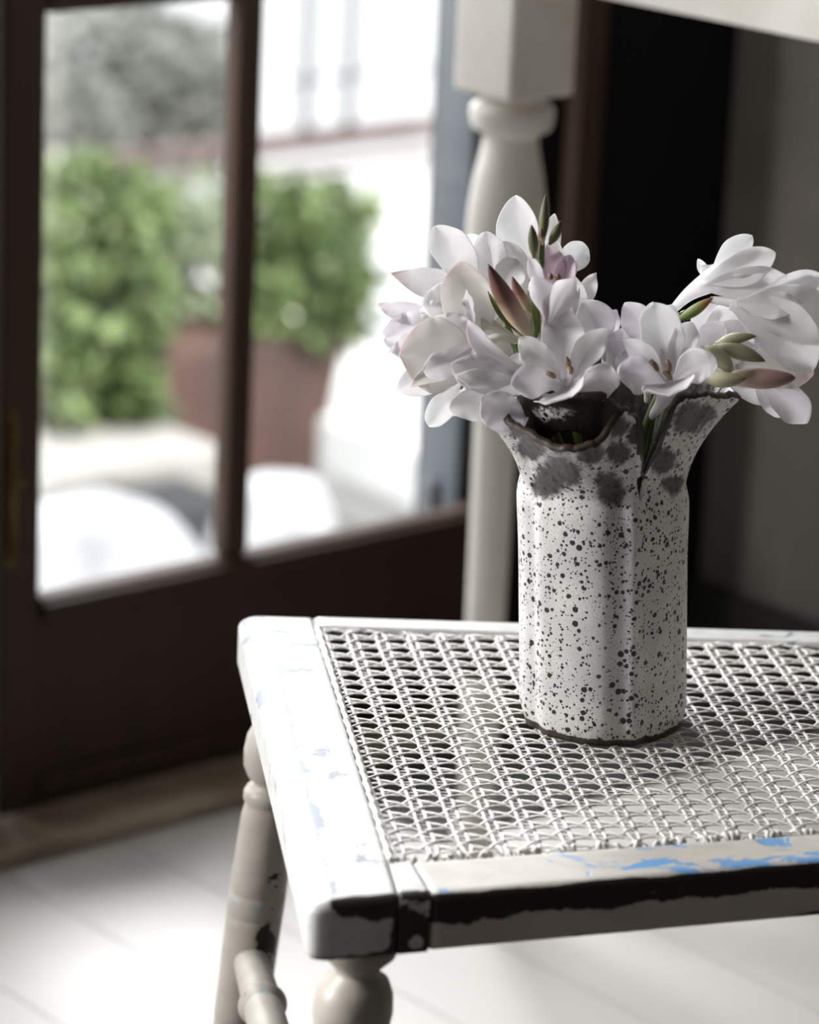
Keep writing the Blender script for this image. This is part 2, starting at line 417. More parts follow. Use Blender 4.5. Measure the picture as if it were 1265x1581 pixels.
def glazed_door(name, s0, s1, muls, zb, rails, handle=False):
    d = empty(name, Q(s0, 0.03, 0.0)); tag(d, kind='structure')
    oi, oo = 0.004, 0.027
    edges = muls
    wbox('stile', s0, edges[0][0], oi, oo, 0.004, 2.10, M['door'], d, 0.004)
    wbox('stile', edges[-1][1], s1, oi, oo, 0.004, 2.10, M['door'], d, 0.004)
    for i in range(len(edges)-1):
        wbox('mullion', edges[i][1], edges[i+1][0], oi, oo, zb, 2.02, M['door'], d, 0.006)
    wbox('bottom_panel', edges[0][0], edges[-1][1], oi+0.006, oo-0.006, 0.045, zb-0.022, M['door'], d)
    wbox('lower_rail', edges[0][0], edges[-1][1], oi-0.004, oo, zb-0.026, zb, M['door'], d, 0.006)
    for (a_, b_) in edges: wbox('glazing_bead', a_, b_, -0.007, oi-0.004, zb-0.018, zb-0.004, M['door'], d, 0.003)
    wbox('kick_rail', edges[0][0], edges[-1][1], oi-0.003, oo, 0.004, 0.045, M['door'], d, 0.004)
    wbox('top_rail', edges[0][0], edges[-1][1], oi, oo, 2.02, 2.10, M['door'], d, 0.004)
    zs = [(zb, rails[0])] + [(rails[i]+0.04, rails[i+1]) for i in range(len(rails)-1)]
    for z in rails[:-1]: wbox('glazing_bar', edges[0][0], edges[-1][1], oi, oo, z, z+0.04, M['door'], d, 0.006)
    for (a, b) in edges:
        for (z0, z1) in zs: wbox('glass_pane', a-0.004, b+0.004, 0.014, 0.017, z0-0.004, z1+0.004, M['glass'], d)
    return d
RAILS = [0.733, 1.37, 2.02]
glazed_door('door_1', -0.040, 0.572, [(0.002, 0.207), (0.236, 0.545)], 0.214, RAILS)
glazed_door('door_2', -0.78, -0.046, [(-0.70, -0.445), (-0.40, -0.13)], 0.213, RAILS)
h = empty('door_bolt', Q(-0.034, 0.004, 0.26)); tag(h, 'slim aged brass bolt on the dark door stile', 'door bolt')
wbox('back_plate', -0.037, -0.027, 0.004, 0.001, 0.25, 0.39, M['brass'], h, 0.0005)
tube('bolt_rod', [Q(-0.032, -0.002, 0.255), Q(-0.032, -0.002, 0.385)], 0.003, M['brass'], h)
tube('knob', [Q(-0.032, -0.003, 0.33), Q(-0.032, -0.009, 0.33), Q(-0.032, -0.014, 0.33)], [0.002, 0.002, 0.004], M['brass'], h)

# ------------------------------------------------------------------ garden outside
GZ = -0.66
o = wbox('patio', -7, 9, 0.16, 14, GZ-0.1, GZ, M['paving']); tag(o, kind='structure')
o = wbox('garden_wall', -5, 8, 4.6, 4.8, GZ, 1.9, M['whitewall']); tag(o, kind='structure')
# planter of red brick with a battered end
PO = 2.25
sA, zA = outp(60, 590, PO); sT, zT = outp(536, 515, PO); sB, zB = outp(478, 718, PO)
zt = zT; sl = sA - 0.6
vs = []
for oo in (PO, PO+0.55):
    vs += [Q(sl, oo, GZ), Q(sB, oo, GZ), Q(sT, oo, zt), Q(sl, oo, zt)]
pl = mesh('brick_planter', vs, [(0,1,2,3),(7,6,5,4),(0,4,5,1),(1,5,6,2),(2,6,7,3),(3,7,4,0)], M['brick'], smooth=False)
tag(pl, 'low red brick planter outside holding the green hedge', 'planter')
s0, z0 = outp(200, 705, 2.0)
o = wbox('stone_ledge', -1.2, outp(332, 720, 2.0)[0], 1.95, 2.24, GZ, z0, M['plinth'], bev=0.01); tag(o, 'pale grey stone ledge along the foot of the brick planter', 'ledge')
def so(P): return float((P-A0) @ D1), float(-(P-A0) @ DN)
sa = outp(195, 785, 1.86)[0]; sb = outp(326, 768, 1.86)[0]
o = wbox('planter_trough', sa, sb, 1.78, 1.94, GZ, outp(260, 766, 1.86)[1], M['drain'], bev=0.006); tag(o, 'low black trough on the patio at the foot of the stone ledge', 'trough')  # plain black box along the foot of the ledge
def boulder(name, px, py, o_, rs, ro, label, seed):
    s_, z_ = outp(px, py, o_)
    zc = GZ; hz = z_ - GZ
    r_ = np.random.default_rng(seed); ph = r_.uniform(0, 6.28, 6)
    vs, fs = [], []; n, mm = 28, 12
    for j in range(mm+1):
        el = (math.pi/2) * j/mm
        for k in range(n):
            az = 2*math.pi*k/n
            f = 1 + 0.06*math.sin(2*az+ph[0]) + 0.05*math.sin(3*az+2*el+ph[1]) + 0.03*math.sin(5*az+ph[2])
            vs.append(Q(s_ + rs*f*math.cos(el)**0.55*math.cos(az), o_ + ro*f*math.cos(el)**0.7*math.sin(az), zc + hz*math.sin(el)*(1+0.03*math.sin(4*az+ph[3])*math.cos(el))))
    for j in range(mm):
        for k in range(n): fs.append((j*n+k, j*n+(k+1)%n, (j+1)*n+(k+1)%n, (j+1)*n+k))
    fs.append(tuple(range(n))[::-1])
    return tag(mesh(name, vs, fs, M['stone']), label, 'stone')
boulder('garden_stone', 118, 772, 1.25, 0.25, 0.16, 'pale rounded stone on the patio behind the left door pane', 3)
boulder('garden_stone', 432, 734, 1.40, 0.125, 0.14, 'pale rounded stone on the patio behind the right door pane', 5)
# white steps whose edges run away from the house
STEPS = [((545, 778), -0.56), ((545, 722), -0.46), ((545, 662), -0.36)]
st = empty('garden_steps', Q(1.0, 1.8, GZ)); tag(st, 'white stone garden steps beside the brick planter', 'steps')
zprev = GZ
for (px, z) in STEPS:
    s_, o_ = so(onz(*px, z))
    def pxof(P): q = P-CC; return W/2+FPX*(q@XR)/(q@FW)
    of = min(np.arange(0.5, 3.0, 0.01), key=lambda oo: abs(pxof(Q(s_, oo, z)) - 492))
    wbox('step', s_, s_+1.2, o_-0.45, of, zprev, z, M['paving'], st, 0.008); zprev = z
# beam with two pipes and trellis bars
BO = 3.0
tr = empty('garden_trellis', Q(0.6, BO, GZ)); tag(tr, 'weathered horizontal beam and thin grey trellis bars outside above the hedge', 'trellis')
zb1 = outp(370, 247, BO)[1]; zb2 = outp(370, 220, BO)[1]
wbox('beam', -1.5, 5.0, BO, BO+0.05, zb1, zb2, M['beam'], tr)
wbox('pipe', 1.45, 5.0, BO-0.03, BO-0.01, zb1-0.035, zb1-0.020, M['beam'], tr)
for px in (482, 548): 
    sp_ = outp(px, 150, BO)[0]; tube('trellis_bar', [Q(sp_, BO+0.02, zb2), Q(sp_, BO+0.02, 1.5)], 0.011, M['steel'], tr)
sp_ = outp(482, 150, BO)[0]
tube('trellis_bar', [Q(sp_-0.05, BO+0.01, outp(545, 118, BO)[1]), Q(4.9, BO+0.01, outp(545, 118, BO)[1])], 0.007, M['steel'], tr)
for sx in (-1.3, 4.85): wbox('post', sx-0.03, sx+0.03, BO, BO+0.05, GZ, zb1, M['beam'], tr)
# blue-grey shutter folded back outside the right pane
sR = 0.552
# find how far out the panel reaches
best = min(np.arange(0.05, 0.8, 0.005), key=lambda oo: abs(outp(640, 780, oo)[0] - sR))
sh = empty('shutter', Q(sR, 0.08, 0)); tag(sh, 'blue-grey painted shutter standing open outside the right pane', 'shutter')
wbox('shutter_board', sR, sR+0.028, 0.075, best, 0.10, 2.1, M['shutter'], sh, 0.003)
for zz in (0.14, 1.0, 1.9): wbox('batten', sR-0.012, sR, 0.10, best-0.02, zz, zz+0.07, M['shutter'], sh, 0.002)

def foliage(name, centers, n, size, mat, parent, seed, shell=0.55):
    r = np.random.default_rng(seed); vs, fs = [], []
    tot = sum(c[3] for c in centers)
    for (c, rad, _, wgt) in centers:
        for _i in range(int(n*wgt/tot)):
            d = nrm(r.normal(size=3)); q = shell + (1-shell)*r.random()**0.5
            p = np.asarray(c) + D1*d[0]*rad[0]*q - DN*d[1]*rad[1]*q + ZZ*d[2]*rad[2]*q
            ax = nrm(r.normal(size=3) + d*0.8); sd = nrm(np.cross(ax, r.normal(size=3))); nn = np.cross(ax, sd)
            L = size*(0.6+0.8*r.random()); w = L*0.26; b = len(vs)
            vs += [p, p+ax*L*0.5+sd*w+nn*L*0.05, p+ax*L, p+ax*L*0.5-sd*w+nn*L*0.05, p+ax*L*0.5-nn*L*0.03]
            fs += [(b, b+1, b+4), (b+1, b+2, b+4), (b+2, b+3, b+4), (b+3, b, b+4)]
    return tag(mesh(name, vs, fs, mat, parent, smooth=False), kind='stuff')
def px_blob(px, py, o_, rx, rz, ro):
    s_, z_ = outp(px, py, o_); dist = (Q(s_, o_, z_)-CC) @ FW; k = dist/FPX
    return Q(s_, o_, z_), (rx*k/0.95, ro, rz*k), None
def shrub(label, blobs, n, size, mat, seed, stems):
    s_, o_ = so(np.mean([b[0] for b in blobs], axis=0))
    base = zt if o_ < 2.9 else GZ
    root = empty('shrub', Q(s_, o_, base-0.01)); tag(root, label, 'shrub')
    foliage('foliage', [(*b[:3], b[3]) for b in blobs], n, size, mat, root, seed)
    for b in blobs[:stems]:
        tube('stem', spline([Q(s_, o_, base-0.01), (Q(s_, o_, base)+b[0])/2 + D1*0.01, b[0]]), [0.012]*0 + list(np.linspace(0.014, 0.005, 13)), M['bark'], root, 8)
    return root
def bl(px, py, o_, rx, rz, ro, w): return (*px_blob(px, py, o_, rx, rz, ro), w)
shrub('dense green hedge shrub spilling over the planter behind the left pane',
      [bl(130, 340, 2.45, 110, 75, 0.16, 1.3), bl(120, 450, 2.40, 120, 95, 0.2, 2), bl(140, 560, 2.30, 90, 75, 0.14, 1.2), bl(190, 625, 2.2, 38, 40, 0.06, 0.35), bl(85, 590, 2.22, 40, 55, 0.08, 0.4)], 2600, 0.05, M['leaf'], 11, 3)
shrub('pale sparse shrub between the two hedge shrubs beyond the door mullion',
      [bl(290, 330, 2.6, 70, 60, 0.15, 1), bl(300, 430, 2.55, 70, 90, 0.15, 1)], 420, 0.05, M['leaf_pale'], 12, 2)
shrub('dense green hedge shrub in the planter behind the right pane',
      [bl(455, 430, 2.45, 85, 95, 0.2, 2), bl(430, 350, 2.5, 70, 60, 0.15, 0.8), bl(515, 330, 2.5, 35, 45, 0.1, 0.35), bl(440, 480, 2.35, 95, 45, 0.12, 1)], 2000, 0.05, M['leaf'], 13, 2)
shrub('grey-leaved olive bush in front of the white wall behind the left pane',
      [bl(215, 95, 3.7, 95, 75, 0.3, 1.2), bl(190, 190, 3.7, 120, 60, 0.3, 1.6), bl(110, 190, 3.6, 55, 55, 0.2, 0.7), bl(250, 160, 3.6, 70, 70, 0.2, 1)], 2300, 0.06, M['olive'], 14, 3)

# ------------------------------------------------------------------ cream console table on the right
TC = CC + ray(795, 100)/FPX*2.75          # leg axis
ts, to = so(TC)
tb = empty('console_table', Q(ts, to, 0)); tag(tb, 'large cream painted table with turned baluster legs behind the vase', 'table')
def table_leg(s_, o_):
    c = Q(s_, o_, 0); hb = 0.0355
    lg = wbox('leg_block', s_-hb, s_+hb, o_-hb, o_+hb, 0.702, 0.815, M['tablewhite'], tb, 0.004)
    prof = [(0.0,0.012),(0.02,0.018),(0.06,0.020),(0.08,0.013),(0.10,0.015),(0.20,0.0165),(0.34,0.0175),(0.42,0.0180),(0.445,0.0175),(0.455,0.026),(0.470,0.026),(0.48,0.018),(0.51,0.026),(0.56,0.0325),(0.60,0.0325),(0.63,0.029),(0.655,0.0240),(0.668,0.0235),(0.674,0.033),(0.690,0.0345),(0.694,0.028),(0.703,0.028)]
    lathe('turned_leg', c, c+ZZ, smooth_prof(prof, 4), M['tablewhite'], tb, 36)
TL = 1.15
for (a, b) in ((ts, to), (0.76, to), (ts, to-TL), (0.76, to-TL)): table_leg(a, b)
wbox('apron', ts-0.030, ts-0.008, to-0.03, to-TL+0.03, 0.800, 0.90, M['tablewhite'], tb)
wbox('apron', 0.768, 0.790, to-0.03, to-TL+0.03, 0.800, 0.90, M['tablewhite'], tb)
wbox('apron', ts+0.03, 0.73, to+0.008, to+0.030, 0.800, 0.90, M['tablewhite'], tb)
wbox('apron', ts+0.03, 0.73, to-TL-0.03, to-TL-0.008, 0.800, 0.90, M['tablewhite'], tb)
for (a, b) in ((ts, to), (0.76, to), (ts, to-TL), (0.76, to-TL)): wbox('leg_block', a-0.0355, a+0.0355, b-0.0355, b+0.0355, 0.815, 0.90, M['tablewhite'], tb)
wbox('table_top', ts-0.06, 0.80, to+0.06, to-TL-0.06, 0.90, 0.93, M['tablewhite'], tb, 0.006)

o = wbox('slate_hearth', 0.27, ROOM_S1-0.018, -0.078, to+0.085, 0.0, 0.006, M['slate'], bev=0.002); tag(o, 'low dark slate hearth slab along the dark wall behind the table leg', 'hearth')  # dark slab added to stand in for floor shade behind the cane holes
# ------------------------------------------------------------------ cane chair
SZ = 0.48
V2 = lambda x, y: np.array([x, y, 0.0])
def line(p, q, x): t = (x-p[0])/(q[0]-p[0]); return p + (q-p)*t
def isect(p, p2, q, q2):
    a = np.array([p2-p, -(q2-q)]).T[:2]; t = np.linalg.solve(a, (q-p)[:2]); return p + (p2-p)*t[0]
def pz(px, py): v = onz(px, py, SZ); return V2(v[0], v[1])
NL = pz(478, 1398); NE = pz(1265, 1330); FL_ = pz(366, 943); FE = pz(1265, 970)
NR = line(NL, NE, 0.240); FR = line(FL_, FE, 0.190)
iFL = pz(487, 966); iNL = pz(600, 1330); iNE = pz(1265, 1284); iFE = pz(1265, 992)
iNR = line(iNL, iNE, 0.192); iFR = line(iFL, iFE, 0.147)
chair = empty('cane_chair', ((NL+FL_+NR+FR)/4)); tag(chair, 'weathered white painted chair with a woven cane seat and turned legs under the vase', 'chair')

def quadbox(name, c4, z0, z1, ins, seg, mat, parent, wear_shade_fn):
    """rounded box on a plan quad c4 = (a0, a1, b1, b0): x runs a->b, y runs 0->1; ins = insets (x-, x+, y-, y+, z-, z+) in metres"""
    c4 = [np.asarray(c, float) for c in c4]
    lx = (np.linalg.norm(c4[3]-c4[0]) + np.linalg.norm(c4[2]-c4[1]))/2; ly = (np.linalg.norm(c4[1]-c4[0]) + np.linalg.norm(c4[2]-c4[3]))/2; lz = z1-z0
    nx, ny, nz = seg
    idx, vs, att, fs = {}, [], [], []
    def V(i, j, k):
        key = (i, j, k)
        if key in idx: return idx[key]
        def g(i, n, L, a, b):     # concentrate samples near rounded ends
            t = i/n; return t*L
        p = np.array([g(i, nx, lx, 0, 0), g(j, ny, ly, 0, 0), g(k, nz, lz, 0, 0)])
        L = (lx, ly, lz); q = p.copy(); d = np.zeros(3); sc = np.ones(3)
        for a in range(3):
            lo, hi = ins[2*a], L[a]-ins[2*a+1]
            if p[a] < lo: d[a] = (p[a]-lo)/ins[2*a]; sc[a] = ins[2*a]; q[a] = lo
            elif p[a] > hi: d[a] = (p[a]-hi)/ins[2*a+1]; sc[a] = ins[2*a+1]; q[a] = hi
        n_ = np.linalg.norm(d); mx = np.max(np.abs(d))
        if n_ > 1e-9: p = q + d/n_*mx*sc if mx < 0.999 else q + d/n_*sc
        u, v = p[0]/lx, p[1]/ly
        P = (c4[0]*(1-v)+c4[1]*v)*(1-u) + (c4[3]*(1-v)+c4[2]*v)*u
        idx[key] = len(vs); vs.append(np.array([P[0], P[1], z0+p[2]])); att.append(wear_shade_fn(u, v, p[2]/lz, p, (lx, ly, lz)))
        return idx[key]
    for i in range(nx):
        for j in range(ny):
            fs.append((V(i,j,0), V(i,j+1,0), V(i+1,j+1,0), V(i+1,j,0))); fs.append((V(i,j,nz), V(i+1,j,nz), V(i+1,j+1,nz), V(i,j+1,nz)))
    for i in range(nx):
        for k in range(nz):
            fs.append((V(i,0,k), V(i+1,0,k), V(i+1,0,k+1), V(i,0,k+1))); fs.append((V(i,ny,k), V(i,ny,k+1), V(i+1,ny,k+1), V(i+1,ny,k)))
    for j in range(ny):
        for k in range(nz):
            fs.append((V(0,j,k), V(0,j,k+1), V(0,j+1,k+1), V(0,j+1,k))); fs.append((V(nx,j,k), V(nx,j+1,k), V(nx,j+1,k+1), V(nx,j,k+1)))
    return mesh(name, vs, fs, mat, parent, attrs={'wear': [a[0] for a in att], 'blue': [a[1] for a in att]})
def sm(x, a, b):
    t = min(max((x-a)/(b-a), 0), 1); return t*t*(3-2*t)
TH = 0.034
jN = line(NL, NE, pz(668, 1360)[0])                       # butt joint on the near side
jF = FL_ + (FE-FL_)*0.125
def wear_shade_front(u, v, w, p, L):
    # near end face is bare at its rims, the outer arris is rubbed down to blue-grey
    end = sm(v, 0.022, 0.010)
    rimz = max(sm(w, 0.42, 0.92)*sm(u, 0.10, 0.5), 0.85*sm(w, 0.26, 0.0), math.exp(-((u-0.27)/0.07)**2)*0.42, 0.35*sm(u, 0.08, 0.0), sm(u, 0.72, 1.05)*0.7)
    if u > 0.96 and w < 0.93: return 1.0, 0.0  # inner face fully dark: shade below the cane painted in
    wear_shade = end*(0.14+rimz*0.80)
    edge = math.exp(-((p[0]-0.011)/0.006)**2)*sm(w, 0.5, 0.9)
    return wear_shade + 0.06*sm(w, 0.5, 0.1)*(1-end), 0.42*edge*(1-end) + 0.15
iNp = isect(iFL, iNL, NL, NE); iFp = isect(iFL, iNL, FL_, FE); jF = iFp
quadbox('front_rail', (NL, FL_, iFp, iNp), SZ-TH, SZ, (0.014, 0.0003, 0.007, 0.014, 0.004, 0.007), (30, 170, 16), M['paint'], chair, wear_shade_front)
def wear_shade_near(u, v, w, p, L):
    wear_shade = 0.80*sm(w, 0.22, 0.74)*sm(0.985-w, -0.02, 0.03)*sm(0.3-v, 0.0, 0.12) + 0.55*sm(w, 0.26, 0.0)*sm(0.3-v, 0, 0.1)
    top = sm(w, 0.93, 0.99)
    if v > 0.9 and w < 0.9: return 1.0, 0.0  # near rail's inner side carries painted shade too
    return wear_shade, top*(0.20*sm(u, 0.05, 0.5) + 0.16)
iJ = line(iNL, iNE, jN[0]-0.012)
def wear_block(u, v, w, p, L):
    end = sm(v, 0.30, 0.10)
    island = math.exp(-((u-0.55)/0.22)**2-((w-0.22)/0.10)**2)
    return end*(0.72-0.5*island), 0.05
quadbox('front_rail_joint', (iNp, iNL, iJ, jN), SZ-TH, SZ, (0.0003, 0.0003, 0.007, 0.0005, 0.004, 0.007), (20, 24, 16), M['paint'], chair, wear_block)
quadbox('side_rail', (jN, iJ, iNR, NR), SZ-TH+0.001, SZ-0.0008, (0.0005, 0.002, 0.007, 0.003, 0.004, 0.006), (130, 16, 20), M['paint_rail'], chair, wear_shade_near)
quadbox('side_rail', (iFL+(jF-FL_)*0.0, jF, FR, iFR), SZ-TH+0.001, SZ-0.0008, (0.002, 0.002, 0.003, 0.008, 0.004, 0.007), (90, 10, 8), M['paint'], chair, lambda u, v, w, p, L: (1.0 if (v < 0.03 and w < 0.9) or w < 0.02 else 0.05, 0.10))  # inner face painted dark for the shade showing through the cane
quadbox('rear_rail', (iNR, iFR, FR, NR), SZ-TH, SZ, (0.003, 0.012, 0.007, 0.007, 0.004, 0.007), (12, 60, 8), M['paint'], chair, lambda u, v, w, p, L: (1.0 if (u < 0.03 and w < 0.9) else 0.06, 0.08))  # seat-facing side painted dark as shade
# fill the wedge between the seat opening and the near end of the front rail
# (the front rail runs to the joint; its inner edge meets the seat opening)

# turned legs
LEGP = [(0.448,0.0185),(0.4465,0.0205),(0.441,0.0212),(0.4365,0.0195),(0.431,0.0140),(0.428,0.0118),(0.4255,0.0122),(0.4215,0.0175),(0.414,0.0205),(0.404,0.0214),(0.394,0.0202),(0.387,0.0168),(0.3835,0.0128),(0.381,0.0128),(0.379,0.0165),(0.3765,0.0178),(0.3715,0.0178),(0.3695,0.0160),(0.3670,0.0163),(0.360,0.0174),(0.32,0.0182),(0.309,0.0183),(0.3080,0.0177),(0.3070,0.0184),(0.293,0.0184),(0.292,0.0178),(0.291,0.0183),(0.24,0.0178),(0.218,0.0176),(0.2165,0.0168),(0.214,0.0174),(0.15,0.0165),(0.10,0.0150),(0.085,0.0125),(0.075,0.0150),(0.06,0.0165),(0.045,0.0150),(0.03,0.0115),(0.0065,0.0125)]
def leg(name, top, splx, sply):
    top = np.asarray(top, float)
    prof = LEGP[::-1]; n = 40
    prof = [prof[0]] + prof[1:]
    zz, rr = zip(*prof); fine = []
    for i in range(len(prof)-1):
        m_ = max(1, int((zz[i+1]-zz[i])/0.006))
        for k in range(m_): t = k/m_; fine.append((zz[i]*(1-t)+zz[i+1]*t, rr[i]*(1-t)+rr[i+1]*t))
    fine.append(prof[-1])
    rings, wear_shade = [], []
    for z, r in fine:
        c = top[:2] + np.array([splx*(0.446-z), sply*(0.446-z)])
        rings.append([np.array([c[0]+r*math.cos(6.28319*k/n), c[1]+r*math.sin(6.28319*k/n), z]) for k in range(n)])
        for k in range(n):
            a = 6.28319*k/n; wear_shade.append(0.40*max(0, math.cos(a-5.35))**3*sm(0.40-z, 0.03, 0.07) + 0.26*sm(z, 0.37, 0.40)*max(0.2, math.cos(a-5.0)))
    vs, fs = rings_mesh(rings)
    return mesh(name, vs, fs, M['paint_leg'], chair, attrs={'wear': wear_shade, 'blue': [0.03]*len(vs)})
ln = onz(557, 1446, 0.446); nlx, nly = ln[0], ln[1]
flx, fly = -0.1925, 0.118
leg('leg', (nlx, nly), -0.060, -0.02)
leg('leg', (flx, fly), -0.098, 0.01)
rlN = (NR*0.88+FR*0.12)-V2(0.022, 0); rlF = (FR*0.88+NR*0.12)-V2(0.022, 0)
leg('leg', (rlN[0], rlN[1]), 0.10, -0.02); leg('leg', (rlF[0], rlF[1]), 0.10, 0.02)
def legpt(top, sx, sy, z): return np.array([top[0]+sx*(0.446-z), top[1]+sy*(0.446-z), z])
def stretcher(a, b, ring=True, r=0.0122):
    a, b = np.asarray(a), np.asarray(b); L = np.linalg.norm(b-a); N = 90
    pts, rad = [], []
    for i in range(N+1):
        t = i/N; x = t*L; pts.append(a+(b-a)*t)
        rr = r*(0.92+0.16*math.sin(math.pi*t))
        if ring:
            for c in (0.075, L-0.075):
                d = abs(x-c); rr += 0.0042*math.exp(-(d/0.0032)**2) - 0.0016*math.exp(-((d-0.0075)/0.002)**2)
        rad.append(rr)
    ob = tube('stretcher', pts, rad, M['paint_leg'], chair, 24)
    a1 = ob.data.attributes.new('wear', 'FLOAT', 'POINT'); a1.data.foreach_set('value', [0.03]*len(ob.data.vertices))
    a2 = ob.data.attributes.new('blue', 'FLOAT', 'POINT'); a2.data.foreach_set('value', [0.16]*len(ob.data.vertices))
stretcher(legpt((flx, fly), -0.098, 0.01, 0.262), legpt((nlx, nly), -0.06, -0.02, 0.262))
stretcher(legpt((flx, fly), -0.098, 0.01, 0.19), legpt(rlF, 0.10, 0.02, 0.19)); stretcher(legpt((nlx, nly), -0.06, -0.02, 0.19), legpt(rlN, 0.10, -0.02, 0.19))
stretcher(legpt(rlN, 0.10, -0.02, 0.23), legpt(rlF, 0.10, 0.02, 0.23), False)
# back of the chair (beyond the right edge of the picture)
ax = nrm(np.array([1.0, 0.17, 0]))
posts = []
for c in (rlN, rlF):
    b0 = np.array([c[0], c[1], SZ-0.01]) + ax*0.012
    pts = [b0 + ax*(0.10*(t**1.3)) + ZZ*0.46*t for t in np.linspace(0, 1, 24)]
    ob = tube('back_post', pts, [0.013+0.002*math.sin(t*6.0) for t in np.linspace(0, 1, 24)], M['paint_leg'], chair, 16); posts.append(pts)
    for k_, v_ in (('wear', 0.03), ('blue', 0.05)):
        a1 = ob.data.attributes.new(k_, 'FLOAT', 'POINT'); a1.data.foreach_set('value', [v_]*len(ob.data.vertices))
for i in (6, 14, 22): 
    ob = tube('back_rail', [posts[0][i]*(1-t)+posts[1][i]*t for t in np.linspace(0, 1, 12)], [0.010]*12, M['paint_leg'], chair, 12)
    for k_, v_ in (('wear', 0.03), ('blue', 0.05)):
        a1 = ob.data.attributes.new(k_, 'FLOAT', 'POINT'); a1.data.foreach_set('value', [v_]*len(ob.data.vertices))

# woven cane
CA = math.radians(9.0); EX = np.array([math.cos(CA), math.sin(CA), 0]); EY = np.array([-math.sin(CA), math.cos(CA), 0])
PA, PB = 0.0189, 0.0163
CO = V2(-0.1420, 0.1205) - EX*PA*0.5 - EY*PB*0.5
POLY = [iNL, iNR, iFR, iFL]
def lat(P): d = P-CO; return (d@EX)/PA, (d@EY)/PB
def unlat(x, y): return CO + EX*x*PA + EY*y*PB
def cliplat(p, d):
    t0, t1 = -1e9, 1e9
    for i in range(4):
        a = POLY[i]; b = POLY[(i+1) % 4]; nrmv = np.array([-(b-a)[1], (b-a)[0]])
        den = nrmv @ d[:2]; num = nrmv @ (a-p)[:2]
        if abs(den) < 1e-9:
            if num > 0: return None
            continue
        t = num/den
        if den > 0: t0 = max(t0, t)
        else: t1 = min(t1, t)
    return (t0, t1) if t1 - t0 > 0.012 else None
CENT = (iNL+iNR+iFR+iFL)/4
def sag(P):
    d = (P-CENT); return -0.0012 - 0.0022*math.exp(-((d[0]/0.12)**2 + (d[1]/0.13)**2))
cv, cf = [], []
NS = 6
def add_strand(pts, hw, hh):
    base = len(cv); n = len(pts)
    for i, p in enumerate(pts):
        t = nrm(pts[min(i+1, n-1)] - pts[max(i-1, 0)]); b = nrm(np.cross(t, ZZ)); nn = np.cross(b, t)
        for k in range(NS):
            a = 2*math.pi*k/NS
            cv.append(p + b*math.cos(a)*hw + nn*math.sin(a)*hh)
    for i in range(n-1):
        for k in range(NS):
            a = base+i*NS+k; b_ = base+i*NS+(k+1) % NS
            cf.append((a, b_, b_+NS, a+NS))
def strand(p, d, off, offdir, zf, hw=0.00108, hh=0.0004):
    c = cliplat(p, d)
    if c is None: return
    t0, t1 = c[0]-0.002, c[1]+0.002
    n = max(6, int((t1-t0)/0.0031)); pts = []
    jit = rng.normal(0, 0.00025); ph = rng.uniform(0, 6.28)
    for i in range(n+1):
        t = t0+(t1-t0)*i/n; P = p+d*t
        e = min(t-t0, t1-t)
        k = sm(e, 0.001, 0.020)
        P = P + offdir*(off*(0.12+0.88*k) + jit + 0.00022*math.sin(t*70+ph))
        x, y = lat(P)
        z = SZ + sag(P) + zf(x, y)*k - 0.0045*(1-sm(e, 0.0, 0.007))
        pts.append(np.array([P[0], P[1], z]))
    add_strand(pts, hw, hh)
AMP = 0.00065
cs = [lat(P) for P in POLY]; x0 = int(min(c[0] for c in cs))-1; x1 = int(max(c[0] for c in cs))+2; y0 = int(min(c[1] for c in cs))-1; y1 = int(max(c[1] for c in cs))+2
for j in range(y0, y1+1):
    for sg in (-1, 1):
        strand(unlat(0, j), EX, sg*0.14*PB, EY, lambda x, y: -0.00035 - 0.0002*math.cos(2*math.pi*x))
for i in range(x0, x1+1):
    for sg in (-1, 1):
        strand(unlat(i, 0), -EY, sg*0.15*PA, EX, lambda x, y: 0.0001 + 0.0004*math.cos(2*math.pi*y), 0.0012)
for k in range(x0-y1-1, x1-y0+2):
    p = unlat(k+0.5, 0); d = unlat(k+1.5, 1) - p; L = np.linalg.norm(d); d = d/L
    strand(p, d, 0.0, EX, lambda x, y: 0.0002+AMP*math.cos(2*math.pi*x))
for k in range(x0+y0-1, x1+y1+2):
    p = unlat(k+0.5, 0); d = unlat(k-0.5, 1) - p; L = np.linalg.norm(d); d = d/L
    strand(p, d, 0.0, EX, lambda x, y: 0.0002-AMP*math.cos(2*math.pi*x))
# knots where the vertical strands are tied at the near edge
for i in range(x0, x1+1):
    c = cliplat(unlat(i, 0), -EY)
    if c is None: continue
    P = unlat(i, 0) - EY*(c[1]-0.001)
    for q in range(3):
        a = rng.uniform(-0.9, 0.9); ln_ = rng.uniform(0.005, 0.009); dd = EX*math.sin(a) + EY*math.cos(a); off = EX*rng.uniform(-0.008, 0.008)
        pts = [P+off + dd*(ln_*t) + ZZ*(SZ-0.0035+0.0032*math.sin(math.pi*t)) - ZZ*0 for t in np.linspace(0, 1, 7)]
        add_strand(pts, 0.0015, 0.0011)
cane = mesh('cane_webbing', cv, cf, M['cane'], chair); tag(cane, kind='stuff')
# binding cane pegged along the front edge of the seat opening
N = 240; pts, rad = [], []
for i in range(N+1):
    t = i/N; P = iFL*(1-t)+iNL*t; per = t*np.linalg.norm(iNL-iFL)/PB
    f = per % 1.0
    pts.append(np.array([P[0]+0.0012, P[1], SZ+0.0003+0.0004*math.sin(per*2*math.pi)]))
    rad.append(0.0017+0.0007*math.exp(-((f-0.5)/0.11)**2)+0.0002*math.sin(per*3.1))
ob = tube('edge_binding', pts, rad, M['cane'], chair, 8)

